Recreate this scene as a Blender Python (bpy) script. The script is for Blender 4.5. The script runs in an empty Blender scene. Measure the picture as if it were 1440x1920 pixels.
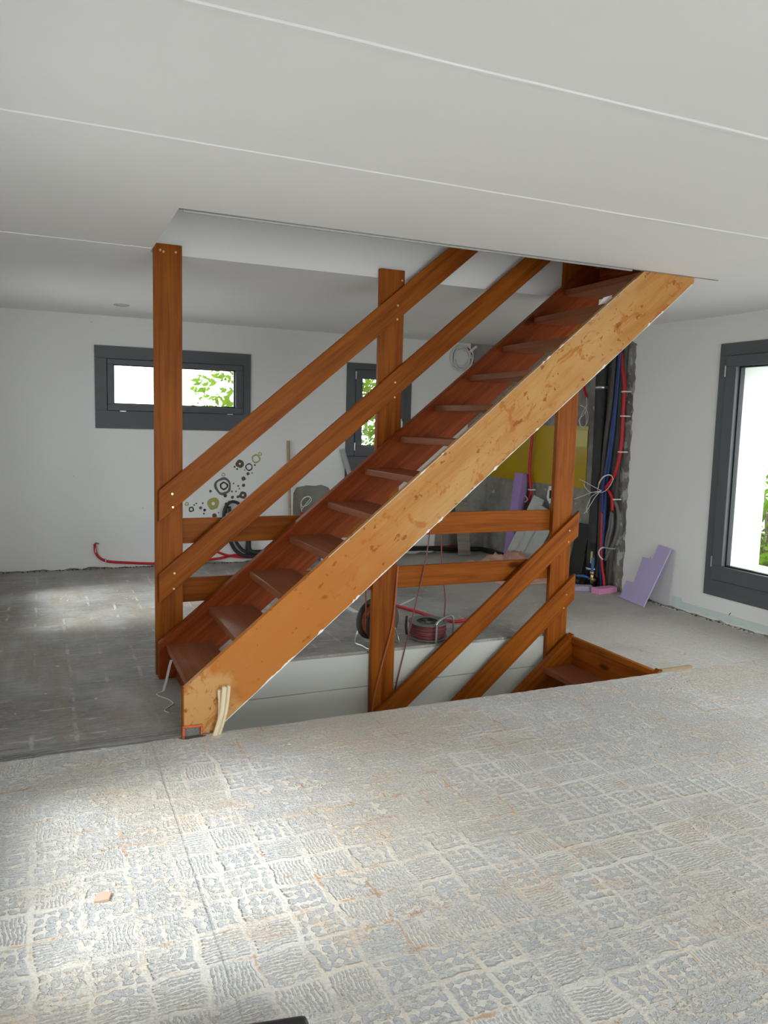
import bpy, bmesh, math, random
from mathutils import Vector, Matrix, noise
R = random.Random(7)
sc = bpy.context.scene
COL = sc.collection

# ------------------------------------------------------------------ camera, world, light, exposure
CAM = Vector((0, 0, 1.55))
AX = [Vector((0.9157964, -0.4007883, 0.0261835)), Vector((0.0204951, 0.1117382, 0.9935263)), Vector((0.4011195, 0.9093312, -0.1105436))]
FPX = 1454.607
cd = bpy.data.cameras.new('camera')
cam = bpy.data.objects.new('camera', cd)
COL.objects.link(cam)
cd.sensor_fit = 'VERTICAL'
cd.sensor_height = 36.0
cd.sensor_width = 27.0
cd.lens = 36.0 * FPX / 1920
cd.clip_start = 0.02
r_, u_, f_ = AX
cam.matrix_world = Matrix(((r_.x, u_.x, -f_.x, CAM.x), (r_.y, u_.y, -f_.y, CAM.y), (r_.z, u_.z, -f_.z, CAM.z), (0, 0, 0, 1)))
sc.camera = cam

sc.view_settings.view_transform = 'Standard'
sc.view_settings.look = 'None'
sc.view_settings.exposure = -0.99
sc.view_settings.gamma = 1.0
sc.view_settings.use_curve_mapping = False
sc.cycles.use_denoising = True
sc.cycles.max_bounces = 12
sc.cycles.diffuse_bounces = 7
sc.cycles.transparent_max_bounces = 12
sc.cycles.sample_clamp_indirect = 8.0

SKY = 12.0
w = bpy.data.worlds.new('overcast_sky')
sc.world = w
w.use_nodes = True
bgn = w.node_tree.nodes['Background']
bgn.inputs['Color'].default_value = (0.93, 0.97, 1.0, 1)
bgn.inputs['Strength'].default_value = SKY

def portal(name, loc, rot, sx, sy):
    l = bpy.data.lights.new(name, 'AREA')
    l.shape = 'RECTANGLE'; l.size = sx; l.size_y = sy
    l.cycles.is_portal = True
    o = bpy.data.objects.new(name, l); COL.objects.link(o)
    o.location = loc; o.rotation_euler = rot
def daylight(name, loc, rot, sx, sy, watts, col=(0.93, 0.97, 1.0), spread=180):
    l = bpy.data.lights.new(name, 'AREA')
    l.shape = 'RECTANGLE'; l.size = sx; l.size_y = sy
    l.energy = watts; l.color = col; l.spread = math.radians(spread)
    o = bpy.data.objects.new(name, l); COL.objects.link(o)
    o.location = loc; o.rotation_euler = rot
H90 = math.pi / 2
XL, XR, YB, YF = -0.55, 5.11, 8.43, -2.6
# sky portals at the glazed openings
portal('sky_portal_right', (5.56, 3.50, 1.28), (0, H90, 0), 1.72, 2.3)
portal('sky_portal_back', (1.296, 8.86, 1.9), (-H90, 0, 0), 1.30, 0.44)
portal('sky_portal_back_tall', (3.62, 8.86, 1.7), (-H90, 0, 0), 0.50, 0.84)
portal('sky_portal_left_far', (-1.02, 6.75, 1.25), (0, -H90, 0), 1.95, 1.5)
portal('sky_portal_left_near', (-1.02, 2.65, 1.25), (0, -H90, 0), 1.95, 1.5)
# area lamp added for daylight from an unseen, guessed patio window behind the photographer
daylight('added_daylight_behind', (2.6, -2.95, 1.25), (H90, 0, 0), 3.2, 1.9, 230)
# hazy sun, high on the left, softened by cloud
sl = bpy.data.lights.new('hazy_sun', 'SUN')
sl.energy = 13.0; sl.angle = math.radians(21); sl.color = (0.97, 0.98, 1.0)
so = bpy.data.objects.new('hazy_sun', sl); COL.objects.link(so)
so.rotation_euler = Vector((0.69, 0.02, -0.725)).to_track_quat('-Z', 'Y').to_euler()

# ------------------------------------------------------------------ helpers
def ray(px, py):
    return AX[0] * (px - 720) - AX[1] * (py - 960) + AX[2] * FPX
def at(px, py, ax, val):
    """point of the photograph brought onto a known plane of the room"""
    v = ray(px, py)
    return CAM + v * ((val - CAM[ax]) / v[ax])

WORLD = {}
def link(name, me, mat=None, parent=None, M=None):
    o = bpy.data.objects.new(name, me)
    COL.objects.link(o)
    M = M or Matrix.Identity(4)
    if mat:
        for m in (mat if isinstance(mat, (list, tuple)) else [mat]):
            me.materials.append(m)
    if parent:
        o.parent = parent
        o.matrix_parent_inverse = WORLD[parent].inverted()
    o.matrix_basis = M
    WORLD[o] = M.copy()
    return o
def obj(name, bm, mat=None, parent=None, M=None, smooth=False):
    me = bpy.data.meshes.new(name)
    bmesh.ops.recalc_face_normals(bm, faces=bm.faces)
    bm.to_mesh(me); bm.free()
    if smooth:
        for p in me.polygons: p.use_smooth = True
    return link(name, me, mat, parent, M)
def tag(o, label=None, cat=None, group=None, kind=None):
    if label: o['label'] = label
    if cat: o['category'] = cat
    if group: o['group'] = group
    if kind: o['kind'] = kind
    return o
def thing(name, loc, label, cat, group=None):
    o = bpy.data.objects.new(name, None); COL.objects.link(o)
    o.empty_display_size = 0.1
    o.location = loc; WORLD[o] = Matrix.Translation(loc)
    return tag(o, label, cat, group)
def struct(name, bm, mat, parent=None):
    o = obj(name, bm, mat, parent); o['kind'] = 'structure'; return o

def box(bm, lo, hi, bev=0.0, mi=0):
    x0, y0, z0 = lo; x1, y1, z1 = hi
    vs = [bm.verts.new(p) for p in ((x0,y0,z0),(x1,y0,z0),(x1,y1,z0),(x0,y1,z0),(x0,y0,z1),(x1,y0,z1),(x1,y1,z1),(x0,y1,z1))]
    fs = [bm.faces.new([vs[i] for i in q]) for q in ((3,2,1,0),(4,5,6,7),(0,1,5,4),(1,2,6,5),(2,3,7,6),(3,0,4,7))]
    for f in fs: f.material_index = mi
    if bev:
        es = list({e for f in fs for e in f.edges})
        bmesh.ops.bevel(bm, geom=es, offset=bev, segments=2, affect='EDGES', profile=0.5)
    return vs
def prism(bm, pts, d, bev=0.0, mi=0):
    """polygon pts (3d) extruded by vector d"""
    d = Vector(d)
    a = [bm.verts.new(p) for p in pts]; b = [bm.verts.new(Vector(p) + d) for p in pts]
    n = len(pts)
    fs = [bm.faces.new(a), bm.faces.new(b[::-1])]
    for i in range(n):
        fs.append(bm.faces.new((a[i], b[i], b[(i+1) % n], a[(i+1) % n])))
    for f in fs: f.material_index = mi
    if bev:
        es = list({e for f in fs for e in f.edges})
        bmesh.ops.bevel(bm, geom=es, offset=bev, segments=2, affect='EDGES', profile=0.5)
def spline(pts, sub=6, closed=False):
    P = [Vector(p) for p in pts]; n = len(P); out = []
    if n < 3: return P
    rng = n if closed else n - 1
    for i in range(rng):
        g = lambda k: P[k % n] if closed else P[max(0, min(n-1, k))]
        p0, p1, p2, p3 = g(i-1), g(i), g(i+1), g(i+2)
        for s in range(sub):
            t = s / sub
            out.append(0.5*((2*p1)+(p2-p0)*t+(2*p0-5*p1+4*p2-p3)*t*t+(3*p1-p0-3*p2+p3)*t**3))
    if not closed: out.append(P[-1])
    return out
def tube(bm, pts, r, seg=10, sub=6, smooth=True, closed=False, cap=True, mi=0):
    P = spline(pts, sub, closed) if smooth else [Vector(p) for p in pts]
    n = len(P); rings = []; u = None
    for i in range(n):
        t = (P[(i+1) % n] - P[i-1]) if closed else (P[min(i+1, n-1)] - P[max(i-1, 0)])
        if t.length < 1e-9: t = Vector((0,0,1))
        t.normalize()
        if u is None:
            u = t.orthogonal().normalized()
        else:
            u = (u - t * u.dot(t)); u = u.normalized() if u.length > 1e-6 else t.orthogonal().normalized()
        v = t.cross(u)
        rr = r(i/(n-1)) if callable(r) else r
        rings.append([bm.verts.new(P[i] + (u*math.cos(2*math.pi*k/seg) + v*math.sin(2*math.pi*k/seg))*rr) for k in range(seg)])
    for i in range(n if closed else n-1):
        A, B = rings[i], rings[(i+1) % n]
        for k in range(seg):
            f = bm.faces.new((A[k], A[(k+1) % seg], B[(k+1) % seg], B[k])); f.smooth = True; f.material_index = mi
    if cap and not closed:
        bm.faces.new(rings[0][::-1]).material_index = mi; bm.faces.new(rings[-1]).material_index = mi
def lathe(bm, prof, M, seg=40, mi=0):
    """profile [(r,h)] turned about local z, placed by M"""
    rings = []
    for r, h in prof:
        rings.append([bm.verts.new(M @ Vector((r*math.cos(2*math.pi*k/seg), r*math.sin(2*math.pi*k/seg), h))) for k in range(seg)])
    for A, B in zip(rings, rings[1:]):
        for k in range(seg):
            f = bm.faces.new((A[k], A[(k+1) % seg], B[(k+1) % seg], B[k])); f.smooth = True; f.material_index = mi
    return rings
def cyl(bm, c, ax, r, h, seg=16):
    M = Matrix.Translation(c) @ Vector((0,0,1)).rotation_difference(Vector(ax)).to_matrix().to_4x4()
    a = lathe(bm, [(r, 0), (r, h)], M, seg)
    bm.faces.new(a[0][::-1]); bm.faces.new(a[1])
def B(): return bmesh.new()
def tobj(name, pts, r, mat, parent=None, **k):
    bm = B(); tube(bm, pts, r, **k); return obj(name, bm, mat, parent)
def grid_wall(bm, u0, u1, v0, v1, holes, fn, mi=0):
    """wall with rectangular holes; fn(u, v, d) -> 3d with d = 0 face, 1 back"""
    us = sorted({u0, u1, *[h[i] for h in holes for i in (0, 1)]}); vs = sorted({v0, v1, *[h[i] for h in holes for i in (2, 3)]})
    def solid(a, b):
        if not (0 <= a < len(us)-1 and 0 <= b < len(vs)-1): return False
        um, vm = (us[a]+us[a+1])/2, (vs[b]+vs[b+1])/2
        return not any(h[0] < um < h[1] and h[2] < vm < h[3] for h in holes)
    V = {}
    def vert(i, j, d):
        if (i, j, d) not in V: V[i, j, d] = bm.verts.new(fn(us[i], vs[j], d))
        return V[i, j, d]
    for a in range(len(us)-1):
        for b in range(len(vs)-1):
            if not solid(a, b): continue
            for d in (0, 1): bm.faces.new([vert(a, b, d), vert(a+1, b, d), vert(a+1, b+1, d), vert(a, b+1, d)]).material_index = mi
            for (da, db, e) in ((-1, 0, ((a, b), (a, b+1))), (1, 0, ((a+1, b), (a+1, b+1))), (0, -1, ((a, b), (a+1, b))), (0, 1, ((a, b+1), (a+1, b+1)))):
                if not solid(a+da, b+db):
                    (p, q) = e
                    bm.faces.new([vert(*p, 0), vert(*q, 0), vert(*q, 1), vert(*p, 1)]).material_index = mi

# ------------------------------------------------------------------ materials
class NT:
    def __init__(s, name):
        s.m = bpy.data.materials.new(name); s.m.use_nodes = True
        s.t = s.m.node_tree; s.t.nodes.clear()
        s.out = s.t.nodes.new('ShaderNodeOutputMaterial')
        s.co = s.t.nodes.new('ShaderNodeTexCoord').outputs['Object']
    def set(s, sock, v):
        if hasattr(v, 'is_output'): s.t.links.new(v, sock)
        elif v is not None:
            if isinstance(v, (tuple, list)) and len(v) == 3 and sock.type == 'RGBA': v = (*v, 1)
            sock.default_value = v
    def n(s, kind, **kw):
        x = s.t.nodes.new(kind)
        for k, v in kw.items(): setattr(x, k, v)
        return x
    def math(s, op, a, b=0.0, c=None, clamp=False):
        x = s.n('ShaderNodeMath', operation=op, use_clamp=clamp); s.set(x.inputs[0], a); s.set(x.inputs[1], b)
        if c is not None: s.set(x.inputs[2], c)
        return x.outputs[0]
    def vmath(s, op, a, b):
        x = s.n('ShaderNodeVectorMath', operation=op); s.set(x.inputs[0], a); s.set(x.inputs[1], b); return x.outputs[0]
    def mix(s, f, a, b, blend='MIX'):
        x = s.n('ShaderNodeMix', data_type='RGBA', blend_type=blend); s.set(x.inputs[0], f); s.set(x.inputs[6], a); s.set(x.inputs[7], b); return x.outputs[2]
    def noise(s, vec, scale, detail=3, rough=0.55, dist=0.0):
        x = s.n('ShaderNodeTexNoise'); s.set(x.inputs['Vector'], vec); x.inputs['Scale'].default_value = scale
        x.inputs['Detail'].default_value = detail; x.inputs['Roughness'].default_value = rough; x.inputs['Distortion'].default_value = dist
        return x.outputs['Fac']
    def scl(s, v, vec=None):
        return s.vmath('MULTIPLY', vec or s.co, v)
    def ss(s, x, a, b):
        m = s.n('ShaderNodeMapRange', interpolation_type='SMOOTHSTEP'); s.set(m.inputs[0], x); m.inputs[1].default_value = a; m.inputs[2].default_value = b
        return m.outputs[0]
    def sep(s, v):
        x = s.n('ShaderNodeSeparateXYZ'); s.set(x.inputs[0], v); return x.outputs
    def comb(s, a, b, c=0.0):
        x = s.n('ShaderNodeCombineXYZ'); s.set(x.inputs[0], a); s.set(x.inputs[1], b); s.set(x.inputs[2], c); return x.outputs[0]
    def bump(s, h, strength=0.3, dist=0.01):
        x = s.n('ShaderNodeBump'); s.set(x.inputs['Height'], h); x.inputs['Strength'].default_value = strength; x.inputs['Distance'].default_value = dist
        return x.outputs[0]
    def bsdf(s, color, rough=0.6, normal=None, metal=0.0, spec=0.4, coat=0.0):
        x = s.n('ShaderNodeBsdfPrincipled')
        s.set(x.inputs['Base Color'], color); s.set(x.inputs['Roughness'], rough); x.inputs['Metallic'].default_value = metal
        x.inputs['Specular IOR Level'].default_value = spec; x.inputs['Coat Weight'].default_value = coat
        if normal is not None: s.set(x.inputs['Normal'], normal)
        s.t.links.new(x.outputs[0], s.out.inputs[0])
        return s.m
def plain(name, col, rough=0.55, metal=0.0, spec=0.4, var=0.12, scale=14.0, bump=0.0):
    t = NT(name)
    f = t.noise(t.co, scale, 3)
    c = t.mix(f, tuple(v*(1-var) for v in col), tuple(min(1, v*(1+var)) for v in col))
    return t.bsdf(c, rough, t.bump(t.noise(t.co, scale*6, 2), bump, 0.004) if bump else None, metal, spec)

def wood(name, dark, light, rough=0.46, knots=True, grain=1.0, coat=0.0):
    t = NT(name)
    oi = t.n('ShaderNodeObjectInfo').outputs['Random']
    off = t.comb(t.math('MULTIPLY', oi, 37.0), t.math('MULTIPLY', oi, 11.0), t.math('MULTIPLY', oi, 5.0))
    p = t.vmath('ADD', t.co, off)
    g1 = t.noise(t.scl((0.9, 14, 14), p), 1.6, 4, 0.6, 0.6)
    g2 = t.noise(t.scl((2.0, 90, 90), p), 1.3, 2, 0.6)
    f = t.math('ADD', t.math('MULTIPLY', g1, 0.75), t.math('MULTIPLY', g2, 0.3))
    c = t.mix(t.ss(f, 0.3, 0.75), dark, light)
    if knots:
        v = t.n('ShaderNodeTexVoronoi', feature='F1'); t.set(v.inputs['Vector'], t.scl((2.2, 5.0, 5.0), p)); v.inputs['Scale'].default_value = 1.0
        k = t.math('SUBTRACT', 1.0, t.ss(v.outputs['Distance'], 0.06, 0.17))
        k = t.math('MULTIPLY', k, t.ss(t.sep(v.outputs['Color'])[0], 0.70, 0.74))
        c = t.mix(t.math('MULTIPLY', k, 0.85), c, tuple(x*0.3 for x in dark))
    return t.bsdf(c, rough, t.bump(g2, 0.08*grain, 0.003), spec=0.12, coat=coat)

M = {}
M['wood'] = wood('varnished_pine', (0.19, 0.042, 0.003), (0.345, 0.098, 0.009))
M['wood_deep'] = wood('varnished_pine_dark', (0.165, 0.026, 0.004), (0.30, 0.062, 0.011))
M['tread'] = wood('worn_tread_wood', (0.20, 0.066, 0.030), (0.31, 0.120, 0.062), rough=0.33, knots=False)
M['plank'] = wood('weathered_plank', (0.22, 0.19, 0.15), (0.36, 0.31, 0.25), rough=0.8)
M['pole'] = wood('raw_pole_wood', (0.34, 0.24, 0.15), (0.48, 0.36, 0.24), rough=0.7, knots=False)

def raw_stringer():
    t = NT('raw_pine_face')
    g1 = t.noise(t.scl((0.8, 10, 10)), 1.6, 4, 0.6, 0.8)
    g2 = t.noise(t.scl((1.5, 70, 70)), 1.4, 2, 0.6)
    c = t.mix(t.ss(t.math('ADD', t.math('MULTIPLY', g1, 0.7), t.math('MULTIPLY', g2, 0.3)), 0.3, 0.7), (0.42, 0.180, 0.050), (0.54, 0.275, 0.092))
    x, y, z = t.sep(t.co)
    # paler scraped middle, oranger ends
    pale = t.ss(t.noise(t.scl((1.1, 2.5, 2.5)), 1.3, 3, 0.6), 0.42, 0.66)
    c = t.mix(t.math('MULTIPLY', pale, 0.6), c, (0.55, 0.325, 0.135))
    low = t.ss(t.math('ADD', x, t.math('MULTIPLY', t.noise(t.scl((1.5, 3, 3)), 1.5, 3), 0.9)), 0.1, -0.6)
    c = t.mix(t.math('MULTIPLY', low, 0.85), c, (0.42, 0.135, 0.019))
    foot = t.ss(t.math('ADD', x, t.math('MULTIPLY', t.noise(t.scl((3, 5, 5)), 1.5, 3), 0.5)), -1.45, -1.58)
    c = t.mix(t.math('MULTIPLY', foot, 0.7), c, (0.56, 0.33, 0.135))
    # old varnish left in smears, drips and specks
    s1 = t.ss(t.noise(t.scl((4.0, 6.0, 6.5)), 1.0, 5, 0.7, 1.6), 0.56, 0.64)
    s2 = t.ss(t.noise(t.scl((16, 24, 24)), 1.0, 2, 0.5), 0.66, 0.70)
    s3 = t.ss(t.noise(t.vmath('ADD', t.scl((9, 4, 14)), (3.3, 1, 7)), 1.0, 4, 0.7, 2.0), 0.60, 0.68)
    c = t.mix(t.math('MULTIPLY', s1, 0.75), c, (0.40, 0.125, 0.018))
    c = t.mix(t.math('MULTIPLY', s3, 0.6), c, (0.42, 0.15, 0.026))
    c = t.mix(t.math('MULTIPLY', s2, 0.85), c, (0.27, 0.085, 0.015))
    # redder edges along the bottom
    e = t.ss(t.math('ADD', z, t.math('MULTIPLY', t.noise(t.scl((4, 4, 4)), 2.0, 3), 0.10)), -0.155, -0.235)
    c = t.mix(t.math('MULTIPLY', e, 0.5), c, (0.44, 0.15, 0.045))
    return t.bsdf(c, 0.55, t.bump(g2, 0.1, 0.003), spec=0.15)
M['raw'] = raw_stringer()

def white_wall(name, col, marks=False, rough=0.75):
    t = NT(name)
    n = t.noise(t.co, 1.4, 4)
    c = t.mix(n, tuple(v*0.97 for v in col), col)
    if marks:
        k = t.ss(t.noise(t.scl((11, 11, 11)), 1.0, 2, 0.5), 0.79, 0.80)
        c = t.mix(t.math('MULTIPLY', k, 0.4), c, (0.25, 0.23, 0.21))
    return t.bsdf(c, rough, t.bump(t.noise(t.co, 160, 2), 0.03, 0.003), spec=0.25)
M['ceil'] = white_wall('ceiling_paint', (0.83, 0.822, 0.818))
M['wallw'] = white_wall('wall_paint', (0.79, 0.784, 0.772), True)
M['panelw'] = white_wall('painted_panel', (0.62, 0.625, 0.58), rough=0.5)
M['plasterw'] = white_wall('bare_plaster', (0.80, 0.79, 0.76))
M['board_green'] = plain('bare_plasterboard', (0.60, 0.68, 0.66), 0.85, var=0.08)

def concrete(name, lo, hi, dabs=False):
    t = NT(name)
    a = t.noise(t.co, 2.2, 5, 0.65); b = t.noise(t.co, 14, 4, 0.6)
    c = t.mix(t.ss(t.math('ADD', t.math('MULTIPLY', a, 0.7), t.math('MULTIPLY', b, 0.3)), 0.35, 0.65), lo, hi)
    if dabs:
        x, y, z = t.sep(t.co)
        band = t.math('MULTIPLY', t.ss(y, 6.32, 5.95), 1.0)
        d = t.ss(t.math('ADD', t.noise(t.scl((1, 9, 7)), 1.0, 3, 0.6), t.math('MULTIPLY', band, 0.13)), 0.66, 0.70)
        c = t.mix(t.math('MULTIPLY', d, 0.8), c, (0.55, 0.56, 0.53))
    return t.bsdf(c, 0.85, t.bump(b, 0.25, 0.006), spec=0.25)
M['conc'] = concrete('rough_concrete_wall', (0.20, 0.185, 0.165), (0.34, 0.325, 0.295), True)
M['mortar'] = concrete('mortar', (0.19, 0.18, 0.155), (0.27, 0.255, 0.225))
M['slab'] = concrete('slab_concrete', (0.33, 0.32, 0.30), (0.5, 0.48, 0.45))

def floor_near():
    t = NT('floor_with_tile_adhesive')
    wob = t.noise(t.co, 9, 2)
    wv = t.vmath('ADD', t.co, t.vmath('MULTIPLY', t.comb(t.math('SUBTRACT', wob, 0.5), t.math('SUBTRACT', t.noise(t.vmath('ADD', t.co, (5, 9, 0)), 9, 2), 0.5)), (0.05, 0.05, 0)))
    x, y, z = t.sep(wv)
    T = 0.15
    u = t.math('DIVIDE', t.math('ADD', x, 10.56), T); v = t.math('DIVIDE', t.math('ADD', y, 10.53), T)
    cell = t.comb(t.math('FLOOR', u), t.math('FLOOR', v))
    wn = t.n('ShaderNodeTexWhiteNoise', noise_dimensions='2D'); t.set(wn.inputs['Vector'], cell)
    r1, r2, r3 = t.sep(wn.outputs['Color'])
    fu = t.math('FRACT', u); fv = t.math('FRACT', v)
    def edge(f): return t.math('MINIMUM', f, t.math('SUBTRACT', 1.0, f))
    gr = t.math('MINIMUM', edge(fu), edge(fv))
    n38 = t.noise(t.co, 34, 3, 0.6)
    n80 = t.noise(t.co, 85, 3, 0.65)
    med = t.noise(t.co, 6.0, 5, 0.7)
    def stripe(f, k):
        q = t.math('FRACT', t.math('ADD', t.math('MULTIPLY', f, k), t.math('MULTIPLY', n38, 0.8)))
        q = t.math('ADD', t.math('ABSOLUTE', t.math('SUBTRACT', q, 0.5)), t.math('MULTIPLY', t.math('SUBTRACT', n80, 0.5), 0.95))
        return t.ss(q, 0.17, 0.29)
    # waffle of round blisters
    a = t.math('SUBTRACT', t.math('FRACT', t.math('MULTIPLY', fu, 4.0)), 0.5)
    b = t.math('SUBTRACT', t.math('FRACT', t.math('MULTIPLY', fv, 4.0)), 0.5)
    d = t.math('SQRT', t.math('ADD', t.math('MULTIPLY', a, a), t.math('MULTIPLY', b, b)))
    d = t.math('ADD', d, t.math('MULTIPLY', t.math('SUBTRACT', n38, 0.5), 1.15))
    dots = t.ss(d, 0.40, 0.46)
    sl = t.math('GREATER_THAN', r2, 0.5)
    lines = t.math('ADD', t.math('MULTIPLY', sl, stripe(fv, 11.0)), t.math('MULTIPLY', t.math('SUBTRACT', 1.0, sl), stripe(fu, 11.0)))
    isd = t.math('LESS_THAN', t.math('ADD', r1, t.math('MULTIPLY', t.math('SUBTRACT', med, 0.5), 0.6)), 0.5)
    pat = t.math('ADD', t.math('MULTIPLY', dots, isd), t.math('MULTIPLY', lines, t.math('SUBTRACT', 1.0, isd)))
    pat = t.math('MAXIMUM', pat, t.math('MULTIPLY', t.math('SUBTRACT', 1.0, t.ss(gr, 0.05, 0.11)), t.ss(t.math('ADD', med, r3), 0.45, 0.75)))
    # scraped-off smooth places, by whole tiles and by larger clouds
    big = t.noise(t.co, 1.15, 4, 0.6)
    px_, py_, pz_ = t.sep(t.co)
    far = t.ss(py_, 2.4, 3.2)
    sc_ = t.math('ADD', t.math('ADD', t.math('MULTIPLY', big, 0.7), t.math('MULTIPLY', med, 0.6)), t.math('MULTIPLY', r3, 0.10))
    keep = t.math('SUBTRACT', 1.0, t.ss(t.math('ADD', sc_, t.math('MULTIPLY', far, 0.10)), 0.65, 0.85))
    smear = t.ss(t.math('ADD', t.math('MULTIPLY', t.noise(t.scl((6, 30, 1)), 1.0, 4, 0.65), 0.6), t.math('MULTIPLY', n80, 0.4)), 0.46, 0.60)
    flakes = t.ss(t.math('ADD', t.math('MULTIPLY', n38, 0.5), t.math('MULTIPLY', med, 0.5)), 0.52, 0.56)
    smear = t.math('MAXIMUM', t.math('MULTIPLY', smear, 0.6), t.math('MULTIPLY', flakes, 0.75))
    pat = t.math('MAXIMUM', t.math('MULTIPLY', pat, keep), t.math('MULTIPLY', smear, t.math('SUBTRACT', 1.0, t.math('MULTIPLY', keep, 0.6))))
    fine = t.noise(t.co, 70, 3, 0.6)
    grey = t.mix(fine, (0.405, 0.413, 0.425), (0.545, 0.553, 0.563))
    glue = t.mix(t.ss(big, 0.4, 0.62), (0.71, 0.68, 0.635), (0.66, 0.575, 0.475))
    c = t.mix(pat, grey, glue)
    # warm dirty veil further right
    veil = t.math('MULTIPLY', t.ss(t.noise(t.co, 0.9, 4, 0.6), 0.42, 0.62), t.math('ADD', 0.35, t.math('MULTIPLY', far, 0.35)))
    c = t.mix(veil, c, (0.52, 0.455, 0.375))
    # rusty grout remains along the joints, broken up
    jt = t.math('SUBTRACT', 1.0, t.ss(t.math('ADD', gr, t.math('MULTIPLY', t.math('SUBTRACT', n38, 0.5), 0.10)), 0.01, 0.06))
    jk = t.ss(t.noise(t.scl((3.4, 2.0, 1)), 1.0, 5, 0.8), 0.53, 0.62)
    c = t.mix(t.math('MULTIPLY', t.math('MULTIPLY', jt, jk), 0.75), c, (0.50, 0.27, 0.12))
    scr = t.math('MULTIPLY', t.ss(t.noise(t.vmath('ADD', t.scl((1.6, 2.6, 1)), (4, 7, 0)), 1.0, 5, 0.75), 0.54, 0.64), t.ss(n38, 0.36, 0.56))
    c = t.mix(t.math('MULTIPLY', scr, 0.5), c, (0.62, 0.455, 0.32))
    fl = t.ss(t.noise(t.scl((14, 22, 1)), 1.0, 4, 0.7), 0.645, 0.70)
    c = t.mix(t.math('MULTIPLY', fl, 0.6), c, (0.46, 0.27, 0.14))
    dk = t.ss(t.noise(t.co, 55, 2, 0.5), 0.73, 0.76)
    c = t.mix(t.math('MULTIPLY', dk, 0.5), c, (0.2, 0.18, 0.16))
    c = t.mix(0.55, c, t.mix(t.ss(n80, 0.35, 0.65), (0.42, 0.42, 0.42), (0.60, 0.60, 0.60)), 'OVERLAY')
    # one sawn joint running away from the viewer, and straight hairlines across
    sj = t.math('SUBTRACT', 1.0, t.ss(t.math('ABSOLUTE', t.math('SUBTRACT', px_, 0.452)), 0.002, 0.009))
    c = t.mix(t.math('MULTIPLY', t.math('MULTIPLY', sj, med), 0.4), c, (0.30, 0.30, 0.31))
    h = t.math('SUBTRACT', t.math('ADD', t.math('MULTIPLY', pat, 1.0), t.math('ADD', t.math('MULTIPLY', fine, 0.35), t.math('MULTIPLY', n80, 0.5))), t.math('MULTIPLY', t.math('MULTIPLY', sj, med), 0.8))
    return t.bsdf(c, 0.55, t.bump(h, 0.9, 0.008), spec=0.35)
def floor_far():
    t = NT('floor_smeared_grey')
    px_, py_, pz_ = t.sep(t.co)
    big = t.noise(t.co, 1.3, 4, 0.6)
    st = t.noise(t.scl((7, 34, 1)), 1.0, 6, 0.75)
    c = t.mix(t.ss(t.math('ADD', t.math('MULTIPLY', big, 0.6), t.math('MULTIPLY', st, 0.4)), 0.36, 0.64), (0.205, 0.19, 0.172), (0.46, 0.455, 0.445))
    rgt = t.math('MULTIPLY', t.ss(px_, 3.0, 3.9), 0.9)  # paler adhesive on the right, lightened further to paint in right-window light
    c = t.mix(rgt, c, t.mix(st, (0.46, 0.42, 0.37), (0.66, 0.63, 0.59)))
    wob = t.noise(t.co, 8, 3)
    def joint(o, off):
        q = t.math('FRACT', t.math('DIVIDE', t.math('ADD', t.math('ADD', o, off), t.math('MULTIPLY', wob, 0.03)), 0.2))
        return t.math('SUBTRACT', 1.0, t.ss(t.math('MINIMUM', q, t.math('SUBTRACT', 1.0, q)), 0.02, 0.08))
    j = t.math('MAXIMUM', joint(px_, 10.06), t.math('MULTIPLY', joint(py_, 10.03), 0.8))
    j = t.math('MULTIPLY', j, t.ss(t.noise(t.co, 4.0, 4, 0.7), 0.48, 0.62))
    c = t.mix(t.math('MULTIPLY', j, 0.85), c, (0.60, 0.56, 0.50))
    colm = t.ss(t.noise(t.vmath('ADD', t.scl((3.2, 0.7, 1)), (2, 5, 0)), 1.0, 4, 0.7), 0.47, 0.60)
    c = t.mix(t.math('MULTIPLY', t.math('MULTIPLY', colm, 0.55), t.math('SUBTRACT', 1.0, t.ss(px_, 2.0, 3.0))), c, (0.31, 0.245, 0.175))
    br = t.ss(t.noise(t.vmath('ADD', t.co, (3, 1, 0)), 1.0, 4, 0.65), 0.5, 0.66)
    c = t.mix(t.math('MULTIPLY', br, 0.35), c, (0.33, 0.26, 0.19))
    dk = t.ss(t.noise(t.scl((14, 40, 1)), 1.0, 3), 0.68, 0.74)
    c = t.mix(t.math('MULTIPLY', dk, 0.5), c, (0.13, 0.12, 0.11))
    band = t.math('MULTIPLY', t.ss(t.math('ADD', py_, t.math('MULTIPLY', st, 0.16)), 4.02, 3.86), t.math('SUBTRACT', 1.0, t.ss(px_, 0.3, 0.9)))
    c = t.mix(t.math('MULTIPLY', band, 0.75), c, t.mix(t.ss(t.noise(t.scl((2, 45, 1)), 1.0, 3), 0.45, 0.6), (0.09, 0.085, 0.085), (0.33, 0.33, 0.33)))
    pit = t.ss(t.noise(t.scl((26, 60, 1)), 1.0, 4, 0.7), 0.50, 0.60)
    c = t.mix(t.math('MULTIPLY', pit, 0.22), c, (0.58, 0.55, 0.50))
    h = t.math('ADD', t.math('ADD', st, t.math('MULTIPLY', j, 0.5)), t.math('ADD', t.math('MULTIPLY', t.noise(t.co, 60, 3), 0.3), t.math('MULTIPLY', pit, 0.35)))
    return t.bsdf(c, t.math('ADD', 0.36, t.math('MULTIPLY', st, 0.25)), t.bump(h, 0.85, 0.010), spec=0.45)
M['floorn'] = floor_near()
M['floorf'] = floor_far()

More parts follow.
